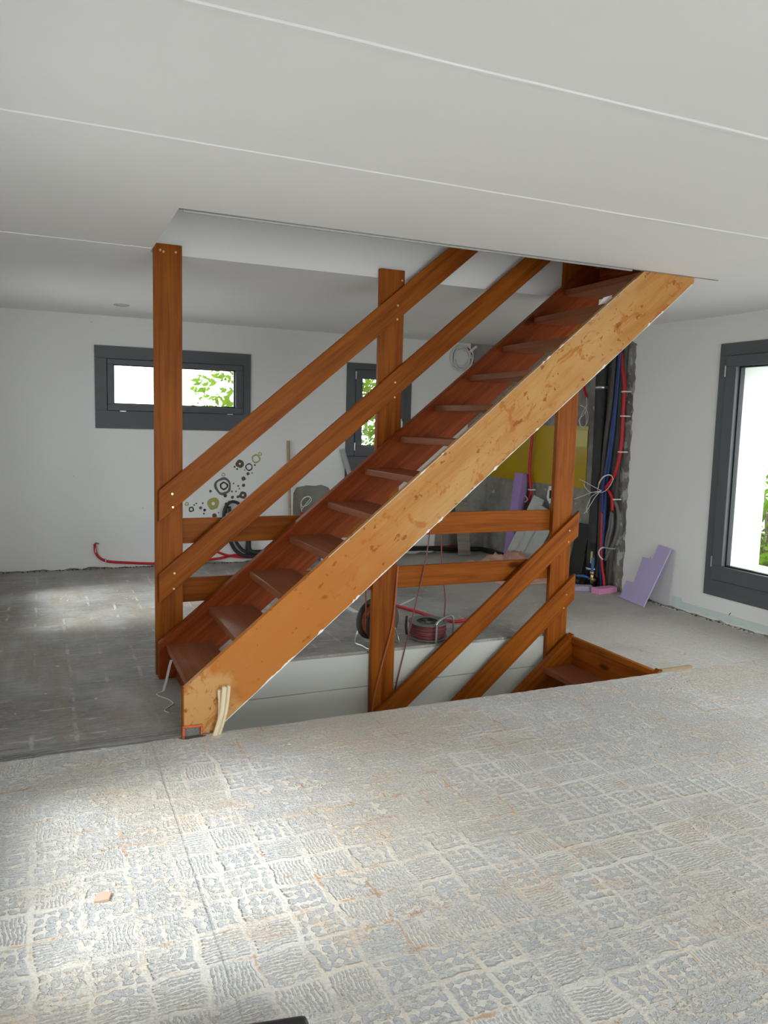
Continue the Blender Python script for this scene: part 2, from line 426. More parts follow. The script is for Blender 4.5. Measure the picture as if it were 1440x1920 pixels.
M['anth'] = plain('anthracite_frame', (0.085, 0.092, 0.10), 0.42, var=0.05)
M['anth_in'] = plain('black_gasket', (0.015, 0.015, 0.016), 0.5)
M['steel'] = plain('brushed_steel', (0.55, 0.55, 0.55), 0.3, metal=0.9, var=0.05)
M['galv'] = plain('galvanised_profile', (0.42, 0.43, 0.43), 0.45, metal=0.4)
M['brass'] = plain('yellow_screw', (0.75, 0.52, 0.22), 0.3, metal=0.8)
M['yellow'] = plain('yellow_panel', (0.47, 0.31, 0.002), 0.3, spec=0.5, var=0.04, scale=2)
M['yellow_pale'] = plain('pale_yellow_panel', (0.62, 0.54, 0.16), 0.4, var=0.06)
M['lilac'] = plain('lilac_foam', (0.50, 0.43, 0.69), 0.85, var=0.05)
M['purple'] = plain('purple_foam', (0.34, 0.22, 0.48), 0.85, var=0.06)
M['pinkfoam'] = plain('pink_foam', (0.72, 0.30, 0.50), 0.85, var=0.06)
M['greyfoam'] = plain('speckled_foam', (0.42, 0.36, 0.50), 0.9, var=0.5, scale=90)
M['salmon'] = plain('salmon_sheet', (0.62, 0.36, 0.28), 0.6, var=0.15)
M['plboard'] = plain('dusty_board', (0.40, 0.41, 0.38), 0.85, var=0.15)
M['red'] = plain('red_conduit', (0.50, 0.010, 0.018), 0.45, var=0.05)
M['black'] = plain('black_plastic', (0.018, 0.018, 0.020), 0.42, var=0.2)
M['foamblk'] = plain('black_insulation', (0.035, 0.033, 0.034), 0.8, var=0.2)
M['brnblk'] = plain('brown_insulation', (0.075, 0.062, 0.055), 0.7, var=0.2)
M['blue'] = plain('blue_conduit', (0.018, 0.040, 0.16), 0.5, var=0.1)
M['bluebright'] = plain('blue_pipe', (0.05, 0.14, 0.42), 0.5)
M['greytube'] = plain('grey_tube', (0.15, 0.145, 0.14), 0.55)
M['whitepl'] = plain('white_plastic', (0.74, 0.73, 0.70), 0.45, var=0.03)
M['cream'] = plain('cream_conduit', (0.72, 0.60, 0.40), 0.5, var=0.04)
M['reelgrey'] = plain('reel_plastic', (0.085, 0.080, 0.072), 0.5, var=0.08)
M['reelgrey2'] = plain('reel_plastic_light', (0.16, 0.155, 0.15), 0.5, var=0.08)
M['cord_o'] = plain('orange_cord', (0.42, 0.115, 0.055), 0.55, var=0.1)
M['cord_r'] = plain('maroon_cord', (0.22, 0.055, 0.055), 0.55, var=0.15)
M['orangebox'] = plain('orange_box', (0.62, 0.115, 0.03), 0.5)
M['gravel'] = plain('grey_rubble', (0.22, 0.21, 0.2), 0.9, var=0.6, scale=120, bump=0.6)
M['paper'] = plain('white_paper', (0.80, 0.79, 0.78), 0.8, var=0.03)
M['terra'] = plain('terracotta_chip', (0.62, 0.42, 0.32), 0.8)
M['chip'] = plain('pale_chip', (0.62, 0.56, 0.47), 0.85, var=0.35, scale=3)
M['dk'] = plain('dark_gap', (0.10, 0.08, 0.06), 0.9, var=0.5, scale=40)
M['dkboard'] = plain('black_board', (0.022, 0.021, 0.021), 0.6, var=0.3)
M['brassv'] = plain('brass_valve', (0.62, 0.45, 0.22), 0.3, metal=0.9)
M['dec_br'] = plain('sticker_brown', (0.105, 0.066, 0.045), 0.5)
M['dec_bk'] = plain('sticker_black', (0.022, 0.020, 0.020), 0.5)
M['dec_gr'] = plain('sticker_grey', (0.12, 0.12, 0.125), 0.5)
M['dec_ol'] = plain('sticker_olive', (0.38, 0.34, 0.10), 0.5)
M['bark'] = plain('bark', (0.13, 0.10, 0.075), 0.9, var=0.3, scale=30)
M['grass'] = plain('gravel_terrace', (0.36, 0.35, 0.33), 0.9, var=0.3, scale=3)
M['render'] = white_wall('rough_render', (0.72, 0.72, 0.70))
M['packet'] = None
def leafmat(name, a, b):
    t = NT(name)
    oi = t.noise(t.co, 5.0, 2)
    c = t.mix(oi, a, b)
    d = t.n('ShaderNodeBsdfDiffuse'); t.set(d.inputs[0], c)
    tr = t.n('ShaderNodeBsdfTranslucent'); t.set(tr.inputs[0], c)
    mx = t.n('ShaderNodeMixShader'); mx.inputs[0].default_value = 0.5
    t.t.links.new(d.outputs[0], mx.inputs[1]); t.t.links.new(tr.outputs[0], mx.inputs[2]); t.t.links.new(mx.outputs[0], t.out.inputs[0])
    return t.m
M['leaf'] = leafmat('leaf_green', (0.05, 0.12, 0.012), (0.15, 0.25, 0.035))
M['leaf2'] = leafmat('leaf_yellowgreen', (0.06, 0.14, 0.012), (0.20, 0.27, 0.045))
def glass():
    t = NT('window_glass')
    tr = t.n('ShaderNodeBsdfTransparent'); tr.inputs[0].default_value = (0.95, 0.97, 0.96, 1)
    gl = t.n('ShaderNodeBsdfGlossy'); gl.inputs['Roughness'].default_value = 0.02
    lw = t.n('ShaderNodeLayerWeight'); lw.inputs[0].default_value = 0.25
    f = t.math('MULTIPLY', lw.outputs['Fresnel'], 0.5)
    mx = t.n('ShaderNodeMixShader'); t.set(mx.inputs[0], f)
    t.t.links.new(tr.outputs[0], mx.inputs[1]); t.t.links.new(gl.outputs[0], mx.inputs[2]); t.t.links.new(mx.outputs[0], t.out.inputs[0])
    return t.m
M['glass'] = glass()
def packet():
    t = NT('printed_packet')
    v = t.n('ShaderNodeTexVoronoi', feature='F1'); t.set(v.inputs['Vector'], t.co); v.inputs['Scale'].default_value = 26
    h = t.sep(v.outputs['Color'])
    c = t.mix(t.math('GREATER_THAN', h[0], 0.5), (0.75, 0.75, 0.75), (0.02, 0.12, 0.45))
    c = t.mix(t.math('GREATER_THAN', h[1], 0.72), c, (0.65, 0.05, 0.03))
    c = t.mix(t.math('GREATER_THAN', h[2], 0.8), c, (0.6, 0.5, 0.1))
    return t.bsdf(c, 0.4)
M['packet'] = packet()

# ------------------------------------------------------------------ the room
ZC = 2.512                       # ceiling height
OX0, OX1, OY0, OY1 = 0.592, 3.725, 3.752, 4.80      # opening in the ceiling
FX0, FX1 = 0.775, 3.665           # opening in the floor
WT = 0.42                        # outer wall thickness
def wob(n, amp, seed):
    rr = random.Random(seed); return [rr.uniform(-amp, amp) for _ in range(n)]

bm = B()
def flat(x0, y0, x1, y1, mi): box(bm, (x0, y0, -0.26), (x1, y1, 0.0), mi=mi)
# near slab with a chipped edge
pts = [(XL-0.02, YF-0.02, 0), (XR+0.04, YF-0.02, 0), (XR+0.04, OY0-0.006, 0)]
N_ = 190
ww = wob(N_+1, 0.0035, 3)
for i in range(N_+1):
    xx = XR + (XL - XR)*i/N_
    pts.append((xx, OY0 - 0.006 + ww[i] + 0.008*noise.noise(Vector((xx*4, 0, 0))), 0.0))
pts.append((XL-0.02, OY0-0.006, 0))
prism(bm, pts, (0, 0, -0.26), mi=0)
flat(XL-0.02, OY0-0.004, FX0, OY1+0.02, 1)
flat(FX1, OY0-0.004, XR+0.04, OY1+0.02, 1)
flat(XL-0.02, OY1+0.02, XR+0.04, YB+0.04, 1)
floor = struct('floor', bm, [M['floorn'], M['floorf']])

bm = B()
top = ZC + 0.28
z2 = ZC + 0.063
def cbox(x0, y0, x1, y1): box(bm, (x0, y0, ZC), (x1, y1, top))
cbox(XL-0.5, YF-0.5, XR+0.5, OY0)
cbox(XL-0.5, OY0, OX0, OY1); cbox(OX1, OY0, XR+0.5, OY1)
prism(bm, [(XL-0.5, OY1, ZC), (XL-0.5, YB+0.5, z2+0.009), (XL-0.5, YB+0.5, top+0.05), (XL-0.5, OY1, top)], (XR-XL+1.0, 0, 0))
struct('ceiling', bm, M['ceil'])
# stair shaft to the floor above
bm = B()
UP = 4.7
box(bm, (OX0-0.1, OY1+0.002, top), (OX1+0.1, OY1+0.1, UP)); box(bm, (OX0-0.1, OY0-0.1, top), (OX1+0.1, OY0, UP))
box(bm, (OX0-0.1, OY0, top), (OX0, OY1, UP)); box(bm, (OX1, OY0, top), (OX1+0.1, OY1, UP)); box(bm, (OX0-0.1, OY0-0.1, UP), (OX1+0.1, OY1+0.1, UP+0.1))
struct('wall_upper_stairwell', bm, M['ceil'])
# cut edge of the ceiling board along the opening, dark slit behind a thin strip
bm = B()
xs = [OX0 + (OX1 + 0.18 - OX0)*i/80 for i in range(81)]
ww = wob(81, 0.004, 5)
ptsA = [(x, OY0-0.004-abs(ww[i])*0.6, ZC-0.0035) for i, x in enumerate(xs)]
prism(bm, ptsA + [(x, OY0+0.004, ZC-0.0035) for x in xs[::-1]], (0, 0, 0.004))
struct('trim_1', bm, M['mortar'])
bm = B(); box(bm, (OX0+0.02, OY0+0.003, ZC-0.012), (OX1-0.5, OY0+0.012, ZC+0.02)); struct('trim_2', bm, M['galv'])
# board joints of the ceiling
def seam(name, x0, x1, y, z=ZC, w_=0.034):
    bm = B(); n = 40
    prof = [(-w_/2, 0.0005), (-w_*0.25, -0.0034), (w_*0.25, -0.0034), (w_/2, 0.0005)]
    prev = None
    for i in range(n+1):
        x = x0 + (x1-x0)*i/n; k = 0.8 + 0.5*noise.noise(Vector((x*2.3, y, 0)))
        ring = [bm.verts.new((x, y + a*k, z + b)) for a, b in prof]
        if prev:
            for j in range(3): bm.faces.new((prev[j], prev[j+1], ring[j+1], ring[j]))
        prev = ring
    struct(name, bm, M['ceil'])
seam('trim_3', XL, XR, 2.861); seam('trim_4', XL, XR, 1.941); seam('trim_5', XL, OX0-0.01, 4.675, ZC, 0.016)

# walls
ZW = ZC + 0.06
bm = B()
W1 = (0.575, 2.04, 1.596, 2.187); W2 = (3.279, 3.962, 1.153, 2.222)
grid_wall(bm, XL-WT, XR+WT, -0.26, ZC+0.2, [W1, W2], lambda u, v, d: (u, YB+0.014+d*(WT-0.014), v))
wall_back = struct('wall_back', bm, M['conc'])
def ragged(bm, u0, u1, v, step, amp, seed, fn, t, keepv):
    pass
# plaster skin of the back wall: stops short of the right corner, ragged along the floor
bm = B()
grid_wall(bm, XL, 4.82, 0.03, ZC+0.2, [W1, W2], lambda u, v, d: (u, YB+d*0.0135, v))
n = 90; ww = wob(n+1, 0.012, 11)
prism(bm, [(XL + (4.82-XL)*i/n, YB, 0.012 + ww[i]) for i in range(n+1)] + [(4.82, YB, 0.031), (XL, YB, 0.031)], (0, 0.0135, 0))
o = obj('plaster_skin', bm, M['wallw'], wall_back)
# right wall
WR = (2.35, 4.76, 0.33, 2.20)
bm = B()
grid_wall(bm, YF-WT, YB+WT, -0.26, ZC+0.2, [WR], lambda u, v, d: (XR+0.015+d*0.065, u, v))
wall_right = struct('wall_right', bm, M['conc'])
bm = B()
grid_wall(bm, YF-WT, YB+WT, -0.26, ZC+0.2, [(2.47, 4.640, 0.465, 2.105)], lambda u, v, d: (XR+0.0805+d*(WT-0.095), u, v))
struct('wall_right_render', bm, M['render'])
bm = B()
YS = 5.815
grid_wall(bm, YF, YS, 0.03, ZC+0.2, [WR], lambda u, v, d: (XR+d*0.0145, u, v))
n = 120; ww = wob(n+1, 0.011, 13)
prism(bm, [(XR, YF + (YS-YF)*i/n, 0.014 + ww[i]) for i in range(n+1)] + [(XR, YS, 0.031), (XR, YF, 0.031)], (0.0145, 0, 0))
# torn edge beside the bare concrete, and the plaster that is left above it
n = 46; ww = wob(n+1, 0.012, 17)
prism(bm, [(XR+0.002, YS + 0.012 + ww[i], 0.03 + (2.36-0.03)*i/n) for i in range(n+1)] + [(XR+0.002, YS-0.001, 2.36), (XR+0.002, YS-0.001, 0.03)], (0.0125, 0, 0))
ww = wob(61, 0.02, 19)
prism(bm, [(XR+0.001, YS + (6.02-YS)*i/12, 2.36 + ww[i]*0.6 + 0.01*i) for i in range(13)] + [(XR+0.001, 6.02, ZC+0.2), (XR+0.001, YS-0.001, ZC+0.2), (XR+0.001, YS-0.001, 2.36)], (0.0135, 0, 0))
obj('plaster_skin', bm, M['wallw'], wall_right)
# left wall with two windows like the right one, front wall with a guessed, unseen patio window
LW1 = (5.95, 7.55, 0.33, 2.20); LW2 = (1.96, 3.35, 0.33, 2.20)
bm = B()
grid_wall(bm, YF-WT, YB+WT, -0.26, ZC+0.2, [LW1, LW2], lambda u, v, d: (XL-d*WT, u, v))
struct('wall_left', bm, M['wallw'])
FW = (0.9, 4.3, 0.25, 2.25)
bm = B()
grid_wall(bm, XL-WT, XR+WT, -0.26, ZC+0.2, [FW], lambda u, v, d: (u, YF-d*WT, v))
struct('wall_front', bm, M['wallw'])
# stairwell below the floor
bm = B()
z0 = -2.7
for i in range(10):
    b_ = -0.0125 - 0.003 if i == 0 else -0.245*i - 0.002
    a_ = max(z0, -0.245*(i+1) + 0.002)
    if a_ < b_: box(bm, (FX0-0.1, OY1+0.0, a_), (FX1+0.1, OY1+0.018, b_), 0.001)
struct('wall_stairwell_back', bm, M['panelw'])
bm = B(); box(bm, (FX0-0.1, OY0-0.1, z0), (FX1+0.1, OY0-0.02, -0.262)); struct('wall_stairwell_front', bm, M['panelw'])
bm = B(); box(bm, (FX0-0.1, OY0-0.02, z0), (FX0, OY1, -0.262)); struct('wall_stairwell_left', bm, M['panelw'])
bm = B(); box(bm, (FX1+0.002, OY0-0.02, z0), (FX1+0.1, OY1, -0.262)); struct('wall_stairwell_right', bm, M['panelw'])
bm = B(); box(bm, (FX0-0.1, OY0-0.1, z0-0.1), (FX1+0.1, OY1+0.018, z0)); struct('floor_lower', bm, M['slab'])
# bare plasterboard strip along the foot of the right wall
bm = B()
n = 60; ww = wob(n+1, 0.004, 23)
prism(bm, [(XR-0.003, 2.9 + 2.27*i/n, 0.026 + ww[i]) for i in range(n+1)] + [(XR-0.003, 5.17, 0.115), (XR-0.003, 5.06, 0.115), (XR-0.003, 5.05, 0.085), (XR-0.003, 2.9, 0.085)], (0.0028, 0, 0))
struct('baseboard_right', bm, M['board_green'])
# crumbs in the wall joints
def joint(name, a, b, seed, mat, w_=0.014, skip=0.45):
    rr = random.Random(seed); bm = B(); a = Vector(a); b = Vector(b); n = int((b-a).length/0.02)
    d = (b-a).normalized(); s = Vector((-d.y, d.x, 0))
    for i in range(n):
        if rr.random() < skip: continue
        c = a.lerp(b, (i+rr.random())/n) + s*rr.uniform(0, w_)
        box(bm, (c.x-rr.uniform(.003,.009), c.y-rr.uniform(.003,.011), 0.0), (c.x+rr.uniform(.003,.009), c.y+rr.uniform(.003,.011), rr.uniform(.002,.011)))
    o = struct(name, bm, mat); return o
joint('trim_6', (XR-0.006, 3.0, 0), (XR-0.006, 5.75, 0), 31, M['dk'], 0.02, 0.6)
joint('trim_8', (XR-0.008, 3.0, 0), (XR-0.008, 5.75, 0), 37, M['chip'], 0.03, 0.3)
joint('trim_7', (2.3, YB-0.012, 0), (XL, YB-0.012, 0), 33, M['dk'], 0.012)

# ------------------------------------------------------------------ windows
def window(name, fn, cas, sash, pane, hinges, handle=None, depth=0.03):
    """fn(u, v, d): d > 0 into the room"""
    root = bpy.data.objects.new(name, None); COL.objects.link(root)
    c = fn((cas[0]+cas[1])/2, cas[2], 0); root.location = c; WORLD[root] = Matrix.Translation(c); root['kind'] = 'structure'
    def fbox(bm, u0, u1, v0, v1, d0, d1, bev=0.0):
        p, q = fn(u0, v0, d0), fn(u1, v1, d1)
        box(bm, tuple(min(a, b) for a, b in zip(p, q)), tuple(max(a, b) for a, b in zip(p, q)), bev)
    def ring(bm, o, i, d0, d1, bev=0.0):
        fbox(bm, o[0], o[1], i[3], o[3], d0, d1, bev); fbox(bm, o[0], o[1], o[2], i[2], d0, d1, bev)
        fbox(bm, o[0], i[0], i[2], i[3], d0, d1, bev); fbox(bm, i[1], o[1], i[2], i[3], d0, d1, bev)
    g = 0.004
    bm = B(); ring(bm, cas, (sash[0]-g, sash[1]+g, sash[2]-g, sash[3]+g), 0.0, depth*0.5, 0.002); ring(bm, (sash[0]-0.035, sash[1]+0.035, sash[2]-0.035, sash[3]+0.035), (sash[0]+0.02, sash[1]-0.02, sash[2]+0.02, sash[3]-0.02), -0.075, -0.051); obj('frame', bm, M['anth'], root)
    bm = B(); ring(bm, sash, pane, -0.05, depth*0.5+0.014, 0.004); s_ = obj('sash', bm, M['anth'], root)
    bm = B(); ring(bm, pane, (pane[0]+.012, pane[1]-.012, pane[2]+.012, pane[3]-.012), -0.05, -0.012, 0.0); obj('gasket', bm, M['anth_in'], root)
    bm = B(); fbox(bm, pane[0]+.006, pane[1]-.006, pane[2]+.006, pane[3]-.006, -0.034, -0.028); obj('pane', bm, M['glass'], root)
    for (hu, hv, vert) in hinges:
        bm = B()
        if vert: fbox(bm, hu-.006, hu+.006, hv-.045, hv+.045, depth*0.5, depth*0.5+.018, 0.002)
        else: fbox(bm, hu-.03, hu+.03, hv-.005, hv+.005, depth*0.5, depth*0.5+.018, 0.002)
        obj('hinge', bm, M['steel'], root)
    if handle:
        hu, hv = handle; bm = B()
        fbox(bm, hu-.014, hu+.014, hv-.035, hv+.035, depth*0.5+.014, depth*0.5+.024, 0.003)
        fbox(bm, hu-.010, hu+.010, hv-.12, hv+.01, depth*0.5+.045, depth*0.5+.06, 0.005)
        fbox(bm, hu-.008, hu+.008, hv-.008, hv+.008, depth*0.5+.022, depth*0.5+.05)
        obj('handle', bm, M['steel'], root)
    return root
fb = lambda u, v, d: (u, YB - d, v)
window('window_1', fb, (0.493, 2.088, 1.449, 2.28), (0.612, 2.003, 1.633, 2.15), (0.671, 1.921, 1.697, 2.10), [(0.76, 1.628, False), (1.86, 1.628, False)])
window('window_2', fb, (3.205, 4.03, 0.93, 2.26), (3.316, 3.925, 1.19, 2.185), (3.398, 3.845, 1.305, 2.098), [(3.312, 2.12, True), (3.312, 1.30, True)], (3.888, 1.60))
fr = lambda u, v, d: (XR - d, u, v)
window('window_3', fr, (2.28, 4.815, 0.213, 2.285), (2.37, 4.735, 0.352, 2.182), (2.46, 4.632, 0.47, 2.097), [(4.738, 0.50, True), (4.738, 2.06, True)])
fl_ = lambda u, v, d: (XL + d, u, v)
window('window_4', fl_, (5.86, 7.64, 0.213, 2.285), (5.95, 7.55, 0.352, 2.182), (6.05, 7.45, 0.47, 2.097), [(5.945, 0.50, True)])
window('window_5', fl_, (1.86, 3.45, 0.213, 2.285), (1.96, 3.35, 0.352, 2.182), (2.06, 3.25, 0.47, 2.097), [(1.955, 0.50, True)])
ff = lambda u, v, d: (u, YF + d, v)
window('window_6', ff, (0.8, 4.4, 0.15, 2.36), (0.9, 4.3, 0.25, 2.25), (1.0, 4.2, 0.36, 2.14), [(0.9, 0.6, True)])

# ------------------------------------------------------------------ the staircase
SL = 0.8375
def sloped(name, x0, x1, ztop, width, y0, y1, mat, parent, slope, plumb0=True, plumb1=True, zmin=None, bev=0.003, grainz=True):
    """board running up to the right between plumb cuts; its mesh lies along local x"""
    a = math.atan(slope)
    zt = lambda x: ztop(x)
    poly = [(x0, zt(x0)), (x1, zt(x1)), (x1, zt(x1)-width), (x0, zt(x0)-width)]
    if zmin is not None:
        # level cut on the floor at the lower end
        xb = x0
        k = [(x0, zt(x0)), (x1, zt(x1)), (x1, zt(x1)-width)]
        xk = (zmin - (zt(0) - width)) / slope
        k += [(xk, zmin), (x0, zmin)]
        poly = k
    xm = (x0+x1)/2; c = Vector((xm, (y0+y1)/2, zt(xm)-width/2))
    Mx = Matrix.Translation(c) @ Matrix.Rotation(-a, 4, 'Y')
    inv = Mx.inverted()
    bm = B()
    pts = [inv @ Vector((x, y0, z)) for x, z in poly]
    prism(bm, pts, (0, y1-y0, 0), bev)
    return obj(name, bm, mat, parent, Mx)
def board(name, c, size, mat, parent=None, M_=None, bev=0.003):
    """straight board, local x along its length"""
    bm = B(); s = [v/2 for v in size]
    box(bm, (-s[0], -s[1], -s[2]), (s[0], s[1], s[2]), bev)
    Mx = Matrix.Translation(c) @ (M_ or Matrix.Identity(4))
    return obj(name, bm, mat, parent, Mx)
VERT = Matrix.Rotation(-H90, 4, 'Y')     # local x -> world z
def screw(c, parent, r=0.0065):
    bm = B(); cyl(bm, Vector(c) + Vector((0, 0.001, 0)), (0, -1, 0), r, 0.004, 12)
    obj('screw', bm, M['brass'], parent)

st = thing('staircase', (0.61, 3.757, 0), 'open-tread pine staircase rising through the ceiling hole to the upper floor', 'staircase')
SF0, SF1 = 3.757, 3.797
fs = sloped('stringer', 0.609, 3.715, lambda x: SL*x - 0.2695, 0.3625, SF0, SF1, M['raw'], st, SL, zmin=0.0)
fs['label'] = 'front stringer of unvarnished, stained pale pine with white plaster along its edge'
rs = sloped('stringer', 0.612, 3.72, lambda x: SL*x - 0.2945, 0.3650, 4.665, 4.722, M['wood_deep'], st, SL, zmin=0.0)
# darker varnished cap on the inside upper edge and on the foot of the front stringer
# crumbs of white plaster that stuck to the cut edges
def crumb_strip(name, zfun, x0, x1, seed, wmax, side, low=0.0012):
    """one ragged ribbon of plaster along an edge"""
    n = int((x1-x0)/0.009); rr = random.Random(seed); p = []; q = []; lump = 0
    for i in range(n+1):
        x = x0 + (x1-x0)*i/n
        on = noise.noise(Vector((x*5.1, seed, 0))) + 0.45*noise.noise(Vector((x*17, seed, 3)))
        hgt = low + max(0.0, on+0.10)*wmax*rr.uniform(0.5, 1.3)
        if rr.random() < 0.035: lump = rr.randint(1, 3)
        out = 0.001
        if lump: hgt += wmax*rr.uniform(0.3, 0.9); out = rr.uniform(0.002, 0.008); lump -= 1
        p.append((x, SF0 - 0.0025, zfun(x) + side*hgt)); q.append((x, SF0 - 0.0025, zfun(x) - side*out))
    bm = B(); prism(bm, p + q[::-1], (0, 0.008, 0)); obj(name, bm, M['plasterw'], fs)
crumb_strip('plaster_residue', lambda x: SL*x - 0.2695 - 0.3625, 0.80, 3.70, 41, 0.012, 1)
crumb_strip('plaster_residue', lambda x: SL*x - 0.2695, 1.35, 3.25, 43, 0.0035, -1, 0.0003)
board('end_strip', (0.6065, (SF0+SF1)/2, 0.128), (0.236, 0.040, 0.006), M['wood'], fs, VERT, 0.001)
RUN, RISE = 0.2512, 0.2118
for k in range(13):
    x = 0.656 + RUN*k; z = 0.211 + RISE*k
    board('tread', (x + 0.138, (SF1+4.668)/2, z - 0.0205), (4.668-SF1, 0.276, 0.041), M['tread'], st, Matrix.Rotation(H90, 4, 'Z'), 0.005)
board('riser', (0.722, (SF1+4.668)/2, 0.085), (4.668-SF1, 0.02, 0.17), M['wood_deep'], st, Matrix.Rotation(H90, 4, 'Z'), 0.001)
board('shade_board', (3.712, 4.23, 2.64), (0.86, 0.018, 0.28), M['wood_deep'], st, Matrix.Rotation(H90, 4, 'Z'), 0.001)  # dark board added to stand in for the shade of the upper stairwell
# posts
PY0, PY1 = 4.757, 4.797
def post(x0, x1, z0, z1, scr):
    p = board('post', ((x0+x1)/2, (PY0+PY1)/2, (z0+z1)/2), (z1-z0, PY1-PY0, x1-x0), M['wood'], st, VERT, 0.003)
    for sx, sz in scr: screw((sx, PY0, sz), p)
    return p
post(0.606, 0.768, 0.0, 2.562, [(0.644, 2.524), (0.662, 2.516), (0.732, 2.52)])
post(2.031, 2.205, -1.3, 2.565, [(2.185, 2.50)])
post(3.478, 3.652, -1.3, 3.05, [])
RY0, RY1 = 4.727, 4.757
h1 = sloped('handrail', 0.625, 3.45, lambda x: 0.600 + 0.852*x, 0.188, RY0, RY1, M['wood'], st, 0.852)
for sx, sz in ((0.698, 1.115), (0.701, 1.036), (2.133, 2.328), (2.132, 2.24)): screw((sx*1.0057, RY0, 1.55+(sz-1.55)*1.0057), h1)
h2 = sloped('handrail', 0.622, 3.50, lambda x: 0.103 + 0.8465*x, 0.180, RY0, RY1, M['wood'], st, 0.8465)
for sx, sz in ((0.709, 0.636), (0.705, 0.542), (2.129, 1.834), (2.128, 1.737)): screw((sx*1.0057, RY0, 1.55+(sz-1.55)*1.0057), h2)

# horizontal guard boards behind the posts
g = thing('guard_rail', (0.617, 4.80, 0), 'level guard boards behind the posts along the far side of the stairwell', 'railing')
for zt, zb in ((0.955, 0.800), (0.585, 0.433)):
    board('rail', ((0.617+3.55)/2, 4.812, (zt+zb)/2), (3.55-0.617, 0.028, zt-zb), M['wood'], g)

# lower flight
ls = thing('lower_staircase', (3.64, 3.76, 0), 'pine stairs going down through the floor beneath the open-tread flight', 'staircase')
lz = lambda x: SL*(x - 3.610) + 0.0
o = sloped('stringer', 1.2, 3.655, lambda x: min(lz(x), 0.02), 0.33, 4.662, 4.722, M['wood'], ls, SL)
o = sloped('stringer', 1.2, 3.655, lambda x: min(lz(x), 0.02), 0.33, 3.757, 3.80, M['wood'], ls, SL)
for k in range(9):
    x = 3.395 - RUN*k; z = -0.215 - RISE*k
    board('tread', (x + 0.134, 4.232, z - 0.022), (0.86, 0.268, 0.044), M['tread'], ls, Matrix.Rotation(H90, 4, 'Z'), 0.006)
board('riser', (3.652, 4.232, -0.13), (0.86, 0.018, 0.17), M['wood'], ls, Matrix.Rotation(H90, 4, 'Z'), 0.001)
board('nosing', (3.646, 4.232, -0.022), (0.86, 0.034, 0.046), M['wood'], ls, Matrix.Rotation(H90, 4, 'Z'), 0.005)
h = sloped('handrail', 2.05, 3.697, lambda x: 0.463 + 0.832*(x-3.111), 0.193, RY0, RY1, M['wood'], ls, 0.832)
for sx, sz in ((3.593, 0.807), (3.588, 0.722)): screw((sx*1.0057, RY0, 1.55+(sz-1.55)*1.0057), h)
h = sloped('handrail', 2.3, 3.692, lambda x: 0.463 + 0.852*(x-3.685), 0.200, RY0, RY1, M['wood'], ls, 0.852)
for sx, sz in ((3.594, 0.32), (3.576, 0.218)): screw((sx*1.0057, RY0, 1.55+(sz-1.55)*1.0057), h)

# ------------------------------------------------------------------ things on the floor around the stairs
# cable reels
def coilpts(M_, r, h0, h1, turns, seed, n=26):
    rr = random.Random(seed); out = []
    for i in range(int(turns*n)+1):
        a = 2*math.pi*i/n; t = i/(turns*n)
        lay = abs(((t*turns/5.0) % 2) - 1)
        rad = r + 0.004*math.sin(a*0.37+seed) + rr.uniform(-.001, .001)
        out.append(M_ @ Vector((rad*math.cos(a), rad*math.sin(a), h0 + (h1-h0)*(0.03+0.94*lay) + 0.003*math.sin(a*0.61))))
    return out
def reel(name, Mr, label, R_, W_, cordmat, flange, winding_r, seed):
    t = thing(name, Mr.translation, label, 'cable reel', 'cable reels on the floor behind the stairs')
    for h in (0.0, W_-0.008):
        bm = B()
        rg = lathe(bm, [(R_*0.56, h), (R_*0.985, h), (R_, h+0.004), (R_*0.985, h+0.008), (R_*0.56, h+0.008), (R_*0.56, h)], Mr, 48)
        obj('flange', bm, flange, t)
    bm = B(); lathe(bm, [(R_*0.56, 0.0), (R_*0.56, W_)], Mr, 36); lathe(bm, [(R_*0.52, W_-0.001), (R_*0.52, W_*0.6), (0.001, W_*0.6)], Mr, 36)
    lathe(bm, [(R_*0.52, W_), (R_*0.56, W_)], Mr, 36)
    hub = obj('hub', bm, M['black'], t)
    bm = B(); cyl(bm, Mr @ Vector((0, 0, W_*0.6)), Mr.to_3x3() @ Vector((0, 0, 1)), R_*0.12, W_*0.33, 16)
    for q in range(4):
        a = q*math.pi/2 + 0.5
        cyl(bm, Mr @ Vector((R_*0.32*math.cos(a), R_*0.32*math.sin(a), W_*0.6)), Mr.to_3x3() @ Vector((0, 0, 1)), R_*0.11, W_*0.25, 14)
    obj('socket', bm, M['reelgrey2'], hub)
    bm = B(); lathe(bm, [(winding_r*0.97, 0.010), (winding_r*0.97, W_-0.010)], Mr, 40)
    tube(bm, coilpts(Mr, winding_r, 0.012, W_-0.012, 22, seed), 0.0048, seg=7, smooth=False)
    obj('cord_winding', bm, cordmat, t)
    return t
